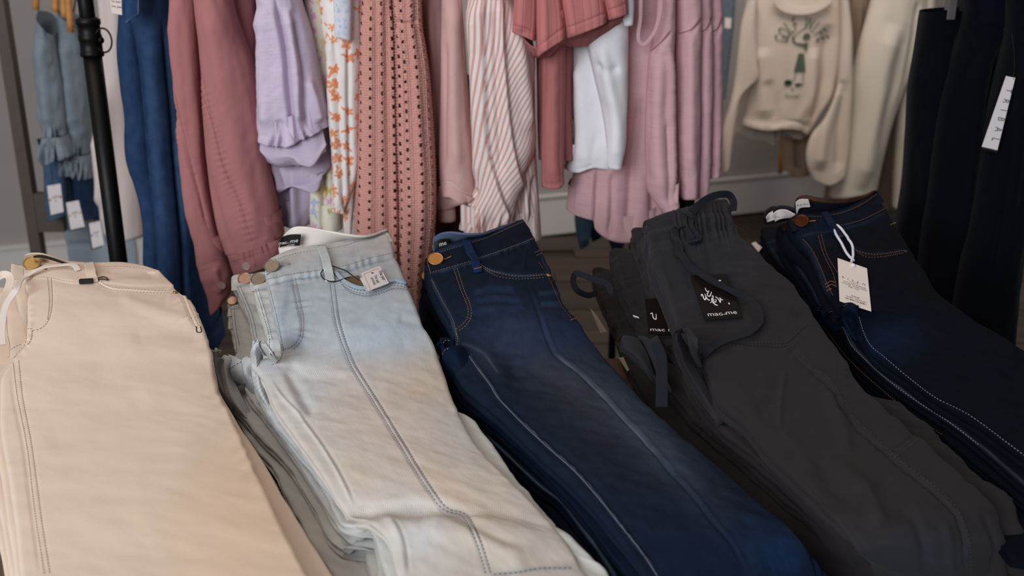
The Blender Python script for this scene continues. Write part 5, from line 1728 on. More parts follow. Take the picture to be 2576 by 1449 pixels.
# ------------------------------------------------------------------ garments on the rail behind the table
def garment(name, label, cat, px, Y, group=None):
    return thing(name, label, cat, at_y(A([px]), Y)[0], group)


Gr = 'garments on the black rail'
NZ = [(.0022, .03, .16, 0), (.0008, .02, .03, 12)]

# dark blue jeans hung at the left end
g = garment('hanging_jeans', 'dark blue jeans hanging at left end of rail beside the black post', 'jeans', (390, 700), 1.78, Gr)
f1 = [('g', [(331, 60), (352, 300), (378, 620), (392, 860)], -.012, 14), ('g', [(372, 40), (392, 300), (418, 600), (430, 860)], .010, 22), ('g', [(408, 40), (432, 300), (455, 560), (470, 840)], -.006, 8),
      ('s', [(331, 60), (352, 300), (378, 620), (392, 860)], .008, 8, 60)]
s1, o = hang(g, [[(277, 0), (417, 0)], [(280, 130), (425, 130)], [(290, 235), (436, 235)], [(301, 300), (444, 310)], [(302, 400), (455, 400)], [(326, 475), (466, 490)], [(340, 570), (474, 590)], [(345, 670), (482, 690)], [(350, 800), (505, 800)], [(360, 900), (530, 900)]],
             1.80, M['denim_dark'], K(42, 62, 94), .05, .16, feats=f1, marks=[('l', [(374, 60), (394, 300), (420, 600)], 24, K(56, 78, 112), .45), ('l', [(415, 40), (440, 330), (464, 600)], 7, K(64, 88, 120), .5)], noise=NZ, nv=190, nu=90, extend=True, seed=201)
net('back_pocket', g, [[(312, -70, 1.742), (330, -70, 1.736), (350, -70, 1.742)], [(312, -10, 1.742), (331, -10, 1.736), (350, -10, 1.742)], [(312, 30, 1.742), (330, 34, 1.736), (350, 32, 1.742)], [(314, 60, 1.742), (332, 46, 1.737), (350, 34, 1.742)]],
    M['denim_dark'], K(44, 66, 104), n=(30, 20), kind='y', thick=.004, marks=[('l', [(350, -60), (349, 34)], 3, K(120, 140, 160), .7), ('l', [(314, 60), (350, 36)], 3, K(120, 140, 160), .7)])
cc, Q, n = card('paper_label', g, [(268, -70), (303, -70), (307, 38), (281, 33)], depth=1.735, mat=M['card_cream'])
print_on(cc, Q, n, [('our jeans', .52, .72, .08), ('love_jeans', .56, .84, .08)], M['ink_dark'])

# dusty rose shirt, two sleeves with buttoned cuffs
ROSE = K(172, 114, 114)
g = garment('hanging_shirt', 'dusty rose button-cuff shirt hanging second from left on the rail', 'shirt', (560, 640), 1.74, Gr)
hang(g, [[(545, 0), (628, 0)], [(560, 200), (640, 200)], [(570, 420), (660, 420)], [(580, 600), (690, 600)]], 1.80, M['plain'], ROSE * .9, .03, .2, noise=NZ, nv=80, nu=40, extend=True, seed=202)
fs = [('g', [(441, 240), (474, 385), (502, 493), (522, 580)], -.0022, 4), ('g', [(430, 0), (440, 250), (462, 420), (490, 620)], .006, 18), ('w', [(441, 240), (474, 385), (502, 493), (522, 580)], .0005, 12, 16)]
sl, _ = hang(g, [[(415, 0), (480, 0)], [(430, 150), (488, 150)], [(446, 330), (500, 330)], [(464, 480), (516, 480)], [(478, 600), (540, 600)], [(484, 680), (562, 660)]], 1.745, M['plain'], ROSE, .035, .06, 'sleeve', feats=fs, noise=NZ, nv=140, nu=46, extend=True, seed=203)
stitches(g, sl, [[(441, 240), (474, 385), (502, 493), (522, 580)]], M['thread_rose'], 'sleeve_seam', r=.0005)
sc1, _ = hang(g, [[(483, 672), (560, 655)], [(498, 720), (573, 700)], [(514, 765), (572, 740)], [(524, 802), (558, 766)]], 1.738, M['plain'], ROSE, .03, .05, 'cuff', feats=[('g', [(540, 670), (556, 740)], .004, 8)], noise=[(.002, .02, .03, 0)], nv=40, nu=36, seed=204)
button(g, sc1, (557, 718), .0068, M['clear'], lift=.001)
stitch(g, sc1, [(486, 684), (560, 668)], M['thread_rose'], 'cuff_stitching')
fs = [('g', [(478, 100), (510, 210), (530, 300), (563, 422), (605, 516), (633, 610)], -.0024, 4), ('w', [(480, 155), (530, 300), (563, 422), (605, 516), (633, 610)], .0012, 16, 14),
      ('g', [(520, 0), (560, 220), (600, 420), (650, 600)], .006, 26), ('g', [(486, 180), (500, 352), (520, 520), (560, 650)], .006, 12), ('g', [(500, 380), (540, 520), (580, 640)], -.004, 14)]
sl, _ = hang(g, [[(472, 0), (563, 0)], [(484, 130), (588, 90)], [(490, 230), (617, 165)], [(498, 352), (636, 275)], [(512, 493), (656, 400)], [(530, 587), (678, 500)], [(552, 655), (700, 608)]], 1.715, M['plain'], ROSE, .045, .07, 'sleeve', feats=fs, noise=NZ, nv=170, nu=80, extend=True, seed=205)
stitches(g, sl, [[(484, 155), (530, 300), (563, 422), (605, 516), (633, 606)]], M['thread_rose'], 'sleeve_seam', r=.0005)
sc2, _ = hang(g, [[(558, 652), (700, 606)], [(565, 672), (702, 632)], [(575, 700), (696, 668)]], 1.708, M['plain'], ROSE, .035, .05, 'cuff', feats=[('w', [(562, 656), (640, 630), (698, 608)], .002, 14, 22)], noise=[(.0015, .02, .03, 0)], nv=40, nu=60, seed=206)
button(g, sc2, (620, 669), .0072, M['clear'], lift=.001)
stitches(g, sc2, [[(564, 664), (640, 640), (696, 620)], [(636, 632), (644, 676)]], M['thread_rose'], 'cuff_stitching')

# brown slip of cloth
g = garment('hanging_blouse', 'narrow taupe brown blouse edge between rose shirt and lavender top', 'blouse', (625, 240), 1.86, Gr)
hang(g, [[(600, 0), (650, 0)], [(612, 130), (660, 130)], [(622, 300), (668, 300)]], 1.86, M['slub'], K(140, 112, 100), .02, .2, noise=NZ, nv=60, nu=30, extend=True, seed=207)

# lavender top
LAV = K(204, 188, 208)
g = garment('hanging_blouse', 'lavender slub blouse with a puffed sleeve gathered over its hem', 'blouse', (720, 480), 1.75, Gr)
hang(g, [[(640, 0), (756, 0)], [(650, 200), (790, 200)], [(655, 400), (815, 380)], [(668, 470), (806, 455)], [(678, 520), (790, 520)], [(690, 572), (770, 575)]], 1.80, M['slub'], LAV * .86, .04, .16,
     feats=[('g', [(700, 380), (716, 480), (712, 580)], -.012, 12), ('g', [(735, 440), (740, 580)], .010, 12), ('g', [(680, 440), (690, 560)], .01, 10)], noise=NZ, nv=90, nu=60, extend=True, seed=208)
hang(g, [[(650, 330), (822, 320)], [(662, 400), (826, 380)], [(668, 440), (828, 425)], [(674, 492), (700, 486), (730, 470), (760, 476), (792, 484), (806, 446)]], 1.775, M['slub'], LAV * .93, .03, .08, 'tail',
     feats=[('g', [(700, 370), (718, 430), (735, 470)], -.014, 11), ('g', [(672, 400), (700, 440), (705, 486)], .008, 10), ('g', [(760, 380), (745, 430), (742, 466)], -.008, 8), ('g', [(820, 436), (780, 452), (742, 462)], -.006, 5)], noise=[(.003, .03, .03, 0)], nv=70, nu=70, seed=209)
f3 = [('g', [(690, 0), (716, 120), (726, 230), (742, 355)], -.010, 7), ('s', [(690, 0), (716, 120), (726, 230), (742, 355)], .006, 6, 40), ('g', [(650, 20), (664, 140), (668, 250), (672, 340)], .008, 16), ('g', [(735, 20), (762, 180), (772, 300), (790, 335)], -.007, 10), ('g', [(720, 20), (745, 180), (752, 330)], .008, 12),
      ('g', [(770, 200), (792, 260), (806, 310)], .007, 10), ('g', [(700, 300), (712, 340), (718, 368)], -.005, 10), ('w', [(625, 345), (715, 368), (746, 355), (814, 326)], .004, 22, 34)]
hang(g, [[(633, 0), (741, 0)], [(642, 110), (768, 90)], [(636, 220), (795, 210)], [(626, 305), (815, 290)], [(620, 340), (650, 362), (690, 370), (716, 371), (746, 360), (780, 344), (816, 328)]], 1.72, M['slub'], LAV, .05, .08, 'sleeve', feats=f3, noise=[(.0025, .03, .08, 0), (.0008, .012, .012, 0)], nv=160, nu=100, extend=True, seed=210)
net('sleeve_cuff', g, [[(634, 320, 1.76), (656, 340, 1.752), (700, 346, 1.748), (746, 338, 1.748), (780, 322, 1.752), (808, 310, 1.76)], [(634, 352, 1.755), (664, 384, 1.735), (712, 384, 1.728), (742, 372, 1.73), (790, 372, 1.735), (818, 352, 1.75)],
                       [(650, 368, 1.74), (688, 410, 1.735), (735, 400, 1.72), (752, 412, 1.715), (778, 420, 1.72), (820, 368, 1.74)], [(664, 405, 1.755), (700, 420, 1.75), (740, 415, 1.74), (758, 420, 1.735), (784, 404, 1.745), (822, 384, 1.76)]],
    M['slub'], LAV * .95, n=(40, 60), kind='y', thick=.002, noise=.004)


# floral blouse
def flowers(cell, R, cols, ground, seed, dens=.8):
    def dye(px, uv, col):
        out = np.repeat(A(ground)[None], len(px), 0)
        u, v = uv[:, 0] / cell, uv[:, 1] / cell
        iu, iv = np.floor(u), np.floor(v)
        for du in (-1, 0, 1):
            for dv in (-1, 0, 1):
                cu, cv = iu + du, iv + dv
                h = [hash2(cu, cv, seed + q) for q in range(6)]
                x = (u - cu - .2 - .6 * h[0]) * cell
                y = (v - cv - .2 - .6 * h[1]) * cell
                r = np.hypot(x, y)
                th = np.arctan2(y, x) + h[2] * 6.28
                k = np.where(h[3] > .5, 2.5, 2.0)
                rr = R * (.55 + .45 * h[4]) * (.25 + .75 * np.abs(np.cos(k * th)) ** .7)
                m = (r < rr) & (h[5] < dens) & (r > R * .08)
                # leaves trailing from the flower
                lx = np.abs(x * np.cos(h[0] * 6) + y * np.sin(h[0] * 6) - R * 1.2)
                ly = np.abs(-x * np.sin(h[0] * 6) + y * np.cos(h[0] * 6))
                m |= ((lx / (R * .55)) ** 2 + (ly / (R * .2)) ** 2 < 1) & (h[5] < dens)
                ci = np.minimum((h[4] * len(cols)).astype(int), len(cols) - 1)
                out[m] = A(cols)[ci[m]]
        return out
    return dye


IV = K(232, 224, 220)
YEL = [K(214, 190, 128), K(176, 176, 120), K(220, 196, 150)]
ORA = [K(232, 158, 110), K(226, 146, 104)]
g = garment('hanging_blouse', 'white floral blouse with orange, yellow and blue flower panels', 'blouse', (840, 570), 1.78, Gr)
hang(g, [[(757, 0), (830, 0)], [(770, 120), (835, 120)], [(790, 240), (838, 240)], [(800, 400), (845, 400)], [(772, 460), (850, 460)], [(770, 520), (852, 520)], [(774, 585), (855, 585)]], 1.80, M['plain'], IV, .03, .16,
     feats=[('g', [(812, 400), (816, 590)], -.01, 9)], noise=NZ, nv=240, nu=80, extend=True, seed=211, dye=flowers(.021, .0085, YEL + [K(222, 160, 200), K(170, 180, 215), K(214, 180, 100)], K(226, 218, 200), 5, .95))
hang(g, [[(794, 0), (905, 0)], [(800, 60), (906, 60)], [(816, 140), (904, 140)], [(818, 240), (902, 240)], [(824, 340), (900, 340)], [(830, 440), (896, 440)], [(833, 533), (862, 538)]], 1.745, M['plain'], IV, .035, .08, 'sleeve',
     feats=[('g', [(838, 104), (846, 250), (856, 400), (862, 530)], -.008, 6), ('s', [(838, 104), (846, 250), (856, 400), (862, 530)], .006, 5, 30), ('g', [(876, 100), (878, 300), (884, 500)], -.006, 6)], noise=NZ, nv=280, nu=90, extend=True, seed=212, dye=flowers(.025, .0105, ORA, IV, 9, .9))
hang(g, [[(838, 100), (905, 90)], [(846, 250), (902, 250)], [(856, 420), (896, 420)], [(862, 540), (886, 540)], [(864, 590), (882, 592)]], 1.765, M['plain'], IV, .03, .08, 'front_panel', noise=NZ, nv=220, nu=60, seed=213, dye=flowers(.030, .0115, ORA, K(228, 216, 210), 14, .85))
hang(g, [[(836, -60), (882, -60)], [(836, 20), (882, 20)], [(838, 90), (881, 104)]], 1.722, M['plain'], IV, .02, .03, 'patch_panel', noise=NZ, nv=90, nu=50, extend=True, seed=214, dye=flowers(.012, .005, [K(178, 190, 218), K(190, 200, 222)], K(214, 214, 222), 19, 1))

# salmon open-knit cardigan
SAL = K(212, 154, 143)


def knit_hole(cu):
    u, v = cu[:, 0] / .0198, cu[:, 1] / .0165
    fu = u - np.floor(u)
    fv = v - np.floor(v) + 0
    odd = np.floor(u).astype(int) % 2
    fv2 = (v + .5 * odd) - np.floor(v + .5 * odd)
    return (np.abs(fu - .5) < .085) & (np.abs(fv2 - .5) < .17)


def knit_relief(o):
    me = o.data
    n = len(me.vertices)
    co = np.zeros(n * 3)
    me.vertices.foreach_get('co', co)
    co = co.reshape(-1, 3)
    no = np.zeros(n * 3)
    me.vertices.foreach_get('normal', no)
    no = no.reshape(-1, 3)
    uvl = np.zeros(len(me.loops) * 2)
    me.uv_layers[0].data.foreach_get('uv', uvl)
    li = np.zeros(len(me.loops), int)
    me.loops.foreach_get('vertex_index', li)
    uv = np.zeros((n, 2))
    uv[li] = uvl.reshape(-1, 2)
    d = .0016 * np.cos(2 * math.pi * uv[:, 0] / .0198) * -1 + .0011 * np.sin(2 * math.pi * uv[:, 1] / .0055 + 3 * np.cos(2 * math.pi * uv[:, 0] / .0099)) + .0010 * (vnoise(uv[:, 0] / .004, uv[:, 1] / .004, 3))
    co += no * d[:, None] * .9
    me.vertices.foreach_set('co', co.ravel())


g = garment('hanging_cardigan', 'long salmon pink open-knit cardigan hanging in the middle of the rail', 'cardigan', (990, 780), 1.74, Gr)
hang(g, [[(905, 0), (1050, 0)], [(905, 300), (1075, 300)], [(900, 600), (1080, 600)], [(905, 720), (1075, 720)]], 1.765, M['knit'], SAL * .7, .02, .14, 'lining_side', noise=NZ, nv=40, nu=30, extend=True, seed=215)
kr = [[(900, 0), (990, 0)], [(899, 150), (993, 150)], [(897, 300), (996, 300)], [(893, 440), (1000, 440)], [(886, 580), (1006, 580)], [(884, 690), (1012, 690)], [(886, 800), (1016, 800)]]
s_, o = hang(g, kr, 1.735, M['knit'], SAL, .035, .04, 'front_panel', feats=[('g', [(986, 0), (990, 309), (1000, 640)], .004, 9), ('g', [(930, 0), (932, 640)], .004, 24)], noise=[(.002, .05, .2, 0)], nv=420, nu=64, extend=True, seed=216, drop=knit_hole, hollow=False)
knit_relief(o)
kr = [[(984, 0), (1055, 0)], [(988, 66), (1058, 66)], [(990, 168), (1073, 168)], [(992, 265), (1081, 265)], [(994, 375), (1088, 375)], [(998, 486), (1092, 486)], [(1000, 574), (1090, 574)], [(1002, 640), (1082, 640)], [(1010, 720), (1068, 720)], [(1020, 790), (1062, 780)]]
s_, o = hang(g, kr, 1.70, M['knit'], SAL, .04, .05, 'sleeve', feats=[('g', [(1000, 60), (1010, 640)], -.003, 8), ('g', [(984, 52), (1020, 60), (1056, 50)], -.003, 5)], noise=[(.0025, .05, .2, 0)], nv=420, nu=56, extend=True, seed=217, drop=knit_hole, hollow=False)
knit_relief(o)

# dusty pink jersey top
DP = K(212, 170, 164)
g = garment('hanging_jersey', 'dusty pink jersey tee with turned sleeve hem, right of the cardigan', 'tee', (1140, 520), 1.76, Gr)
hang(g, [[(1050, 0), (1125, 0)], [(1075, 200), (1125, 200)], [(1085, 400), (1130, 400)], [(1096, 480), (1140, 480)], [(1100, 560), (1145, 560)]], 1.79, M['plain'], DP * .9, .03, .16, feats=[('g', [(1080, 0), (1092, 200), (1094, 400)], .006, 10)], noise=NZ, nv=80, nu=44, extend=True, seed=218)
s_, _ = hang(g, [[(1108, 0), (1161, 0)], [(1106, 133), (1170, 133)], [(1104, 265), (1179, 265)], [(1100, 398), (1190, 398)], [(1102, 464), (1130, 459), (1160, 480), (1192, 490)], [(1108, 500), (1130, 498), (1160, 514), (1180, 512)]], 1.742, M['plain'], DP, .04, .07, 'sleeve',
             feats=[('g', [(1140, 0), (1142, 250), (1150, 440)], .006, 14), ('g', [(1104, 464), (1130, 460), (1160, 482), (1190, 494)], -.002, 3), ('g', [(1122, 100), (1118, 300), (1116, 440)], -.004, 8)], noise=NZ, nv=130, nu=60, extend=True, seed=219)
stitch(g, s_, [(1106, 462), (1130, 458), (1160, 479), (1188, 490)], M['cord_white'], 'hem_stitching', r=.0006, solidline=True)
net('sleeve_hem', g, [[(1104, 470, 1.765), (1130, 466, 1.76), (1160, 486, 1.75), (1190, 500, 1.75)], [(1098, 500, 1.78), (1124, 500, 1.775), (1150, 515, 1.76), (1178, 512, 1.76)], [(1100, 528, 1.79), (1120, 530, 1.785), (1140, 522, 1.78), (1166, 512, 1.775)]], M['plain'], DP * .92, kind='y', noise=.003)
g = garment('hanging_dress', 'deep plum dress, only its shadowed hem showing below the pink top', 'dress', (1120, 600), 1.9, Gr)
hang(g, [[(1080, 200), (1190, 200)], [(1084, 420), (1180, 420)], [(1088, 560), (1172, 560)], [(1092, 640), (1165, 640)]], 1.93, M['plain'], K(88, 58, 66), .03, .08, feats=[('g', [(1120, 400), (1125, 640)], -.01, 12)], noise=NZ, nv=60, nu=40, seed=220)

# striped shirt
WHT, STR = K(230, 218, 214), K(208, 150, 138)


def stripes(period, slant, lines, ph=0.0):
    def dye(px, uv, col):
        lo = np.zeros(len(px), int)
        base = np.zeros(len(px))
        for L_ in lines:
            q = spline(A(L_), 60)
            xl = np.interp(px[:, 1], q[:, 1], q[:, 0])
            lo += (px[:, 0] > xl).astype(int)
        sg = A(slant)[np.minimum(lo, len(slant) - 1)]
        s = uv[:, 0] + sg * uv[:, 1] + lo * .37 * period + ph
        w = .5 + .5 * np.sin(2 * math.pi * s / period)
        m = np.clip((w - .52) * 4, 0, 1)[:, None]
        fine = np.clip((.5 + .5 * np.sin(2 * math.pi * s / period * 4)), 0, 1)[:, None] * .25 + .75
        return A(WHT) * (1 - m * fine) + A(STR) * m * fine
    return dye


g = garment('hanging_shirt', 'white shirt with fine terracotta stripes hanging in loose folds', 'shirt', (1260, 560), 1.74, Gr)
L1 = [(1222, 0), (1228, 200), (1236, 380), (1262, 500), (1275, 570)]
L2 = [(1262, 0), (1272, 150), (1284, 305), (1300, 420), (1320, 560)]
hang(g, [[(1230, 60), (1340, 60)], [(1240, 200), (1346, 200)], [(1260, 340), (1348, 345)], [(1270, 430), (1352, 440)], [(1275, 530), (1361, 560)], [(1280, 600), (1364, 612)]], 1.775, M['plain'], WHT, .04, .12, 'back_panel',
     feats=[('g', [(1330, 380), (1318, 470), (1300, 560)], -.008, 7), ('g', [(1345, 440), (1338, 520), (1336, 600)], -.006, 6), ('g', [(1310, 360), (1316, 460), (1330, 560)], .006, 9)], noise=NZ, nv=200, nu=100, extend=False, seed=221, dye=stripes(.0078, [.0, .0], []))
sg_, _ = hang(g, [[(1174, 0), (1296, 0)], [(1183, 133), (1344, 120)], [(1188, 290), (1344, 260)], [(1190, 400), (1346, 395)], [(1192, 480), (1300, 490)], [(1170, 525), (1292, 540)], [(1152, 588), (1285, 596)]], 1.735, M['plain'], WHT, .05, .06, 'front_panel',
     feats=[('s', L1, .010, 6, 50), ('s', L2, .010, 6, 50), ('g', [(1198, 0), (1208, 250), (1215, 480)], .006, 11), ('g', [(1245, 0), (1252, 250), (1262, 450)], -.006, 8), ('g', [(1300, 60), (1320, 200), (1336, 330)], .006, 14), ('w', [(1155, 575), (1220, 570), (1290, 580)], .005, 30, 20), ('g', [(1205, 470), (1180, 530), (1165, 580)], -.007, 8)],
     noise=NZ, nv=340, nu=190, extend=True, seed=222, dye=stripes(.0078, [.14, .27, .50], [L1, L2]))

# ribbed rose tee
RB = K(192, 120, 118)
g = garment('hanging_tee', 'rose ribbed short-sleeve tee with scalloped sleeve in front of the white tee', 'tee', (1390, 470), 1.72, Gr)
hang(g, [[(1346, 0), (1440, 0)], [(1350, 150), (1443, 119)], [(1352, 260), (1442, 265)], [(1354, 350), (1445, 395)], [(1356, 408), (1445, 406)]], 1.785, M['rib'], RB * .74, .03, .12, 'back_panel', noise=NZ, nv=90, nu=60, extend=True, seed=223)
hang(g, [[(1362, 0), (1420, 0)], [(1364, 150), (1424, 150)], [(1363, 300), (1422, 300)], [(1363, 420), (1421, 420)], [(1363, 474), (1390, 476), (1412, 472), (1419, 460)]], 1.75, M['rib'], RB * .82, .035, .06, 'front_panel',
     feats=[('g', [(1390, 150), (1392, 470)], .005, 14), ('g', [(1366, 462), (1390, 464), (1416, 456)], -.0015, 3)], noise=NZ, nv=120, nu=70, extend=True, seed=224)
for q, (tp, bt, st) in enumerate((([(1294, -60), (1352, -60)], [[(1291, 40), (1352, 60)], [(1288, 83), (1317, 92), (1348, 106)]], [(1291, 60), (1318, 68), (1346, 80)]),
                                  ([(1346, -60), (1412, -60)], [[(1348, 60), (1424, 50)], [(1352, 148), (1380, 124), (1428, 95)]], [(1354, 116), (1384, 92), (1424, 64)]),
                                  ([(1404, -60), (1522, -60)], [[(1416, 40), (1530, 20)], [(1426, 100), (1470, 82), (1532, 58)]], [(1424, 68), (1470, 52), (1528, 28)]),
                                  ([(1510, -60), (1576, -60)], [[(1518, 0), (1582, -10)], [(1532, 52), (1560, 43), (1584, 34)]], [(1530, 24), (1556, 14), (1580, 4)]))):
    s_, _ = hang(g, [tp] + bt, 1.69 - (.008 if q in (1, 2) else 0), M['rib'], RB, .035, .04, 'sleeve_pleat', feats=[('g', [(tp[0][0] + 24, -40), (bt[-1][0][0] + 22, bt[-1][0][1])], .005, 14), ('g', [(a, b + 2) for a, b in st], -.0012, 2.5)],
                 noise=[(.002, .04, .08, 0)], nv=80, nu=60, extend=True, seed=225 + 40 * q, power=3.2)
    stitch(g, s_, st, M['thread_rose'], 'hem_stitching')
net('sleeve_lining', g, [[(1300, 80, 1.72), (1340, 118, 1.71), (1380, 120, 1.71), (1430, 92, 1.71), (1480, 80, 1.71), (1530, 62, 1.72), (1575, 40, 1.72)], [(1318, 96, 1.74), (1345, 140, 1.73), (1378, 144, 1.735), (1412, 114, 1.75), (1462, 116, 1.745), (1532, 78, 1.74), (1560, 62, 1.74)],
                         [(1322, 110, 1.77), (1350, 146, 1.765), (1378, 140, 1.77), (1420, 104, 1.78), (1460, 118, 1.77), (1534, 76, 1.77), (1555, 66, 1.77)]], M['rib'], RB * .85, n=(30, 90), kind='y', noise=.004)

# white tee
WH = K(236, 232, 234)
g = garment('hanging_tee', 'plain white tee hanging between the rose tee and pink blouses', 'tee', (1500, 430), 1.76, Gr)
hang(g, [[(1430, 0), (1590, 0)], [(1440, 120), (1590, 120)], [(1442, 260), (1584, 260)], [(1442, 380), (1570, 380)], [(1421, 432), (1450, 436), (1492, 423), (1530, 428), (1562, 428)]], 1.79, M['plain'], WH, .04, .14,
     feats=[('g', [(1455, 150), (1470, 430)], .008, 20), ('g', [(1424, 426), (1450, 428), (1492, 416)], -.002, 3)], noise=NZ, nv=110, nu=80, extend=True, seed=226)
hang(g, [[(1474, 0), (1586, 0)], [(1480, 110), (1588, 110)], [(1496, 190), (1586, 200)], [(1510, 250), (1583, 270)], [(1526, 345), (1575, 360)], [(1532, 425), (1564, 428)]], 1.74, M['plain'], WH, .045, .06, 'sleeve',
     feats=[('g', [(1510, 110), (1530, 200), (1548, 300), (1550, 420)], .006, 14), ('g', [(1500, 160), (1530, 180), (1560, 170)], -.004, 10)], noise=[(.003, .05, .06, 20)], nv=110, nu=60, extend=True, seed=227)
hang(g, [[(1556, -40), (1598, -40)], [(1562, 20), (1598, 20)], [(1572, 66), (1594, 64)]], 1.72, M['plain'], WH, .02, .03, 'sleeve_cuff', noise=[(.002, .03, .05, 0)], nv=40, nu=30, extend=True, seed=228)

# pink blouses
PK = K(212, 168, 172)
gp = 'pink crinkle blouses'
spec = [
    ('pink crinkle blouse at far right end, behind the two others', 1.86, PK, [[(1768, 0), (1826, 0)], [(1780, 200), (1823, 180)], [(1784, 398), (1821, 398)], [(1786, 452), (1818, 446)]], 229),
    ('second pink crinkle blouse from the right end of the rail', 1.83, PK, [[(1740, 0), (1798, 0)], [(1752, 120), (1797, 120)], [(1752, 300), (1794, 300)], [(1754, 440), (1791, 440)], [(1758, 503), (1787, 500)]], 230),
    ('third pink crinkle blouse from the right, with seamed dropped shoulder', 1.795, PK, [[(1700, 0), (1770, 0)], [(1704, 100), (1772, 60)], [(1703, 220), (1770, 220)], [(1706, 400), (1767, 398)], [(1717, 503), (1761, 502)]], 231)]
for lab, Y, c, rows, sd in spec:
    g = garment('hanging_blouse', lab, 'blouse', tuple(A(rows[-1]).mean(0)), Y, Gr)
    x0, x1 = rows[1][0][0], rows[1][1][0]
    s_, _ = hang(g, rows, Y, M['slub'], c, .03, .16, feats=[('g', [((x0 + x1) / 2, 60), ((x0 + x1) / 2, 440)], .005, 12), ('g', [(x0, 96), ((x0 + x1) / 2, 82), (x1, 40)], -.003, 4)], noise=NZ + [(.0005, .02, .006, 8)], nv=130, nu=56, extend=True, seed=sd)
    stitch(g, s_, [(x0 + 4, 84), ((x0 + x1) / 2, 74), (x1 - 6, 38)], M['thread_rose'], 'yoke_seam', r=.0008, solidline=True)
g = garment('hanging_blouse', 'largest pink slub blouse, wide rippled hem reaching lowest behind the charcoal pile', 'blouse', (1560, 590), 1.80, Gr)
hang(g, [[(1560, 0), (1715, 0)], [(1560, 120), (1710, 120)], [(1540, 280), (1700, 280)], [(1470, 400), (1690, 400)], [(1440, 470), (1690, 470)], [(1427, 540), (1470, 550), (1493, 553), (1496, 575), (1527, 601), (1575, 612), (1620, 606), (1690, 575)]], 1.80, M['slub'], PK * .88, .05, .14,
     feats=[('s', [(1500, 430), (1494, 500), (1493, 560)], .008, 6, 50), ('g', [(1570, 60), (1565, 250), (1540, 430), (1528, 600)], .006, 18), ('g', [(1610, 240), (1590, 430), (1580, 600)], -.008, 14), ('g', [(1540, 430), (1536, 600)], -.006, 9), ('g', [(1640, 430), (1650, 590)], -.006, 14)], noise=NZ + [(.0005, .03, .005, 0)], nv=170, nu=110, extend=True, seed=232)
s_, _ = hang(g, [[(1656, 0), (1704, 0)], [(1650, 80), (1704, 80)], [(1638, 140), (1702, 140)], [(1630, 250), (1702, 250)], [(1627, 340), (1704, 340)], [(1630, 430), (1706, 430)], [(1640, 500), (1712, 505)], [(1676, 548), (1714, 522)]], 1.765, M['slub'], PK, .04, .06, 'sleeve',
             feats=[('g', [(1636, 134), (1665, 110), (1690, 82)], -.003, 4), ('g', [(1660, 140), (1655, 340), (1668, 500)], .006, 16), ('g', [(1690, 120), (1688, 500)], .005, 9), ('g', [(1680, 300), (1684, 520)], -.004, 7)], noise=NZ + [(.0005, .02, .006, 0)], nv=150, nu=60, extend=True, seed=233)
stitch(g, s_, [(1638, 128), (1662, 106), (1688, 76)], M['thread_rose'], 'yoke_seam', r=.0008, solidline=True)
strap('hanger_loop', g, None, [(0, 0, 0)] * 2, .01, M['slub'], PK) if False else None
Pl = at_y(A([(1612, -40), (1611, 40), (1608, 104), (1616, 112), (1640, 90), (1660, 30), (1662, -40)]), 1.745)
v, f = strap_geo(Pl, np.repeat(A([[0, -1, .1]]), 7, 0), .006, .0016, 50)
mk('hanger_loop', v, f, M['slub'], g, np.zeros((len(v), 2)), A(PK) * .95)

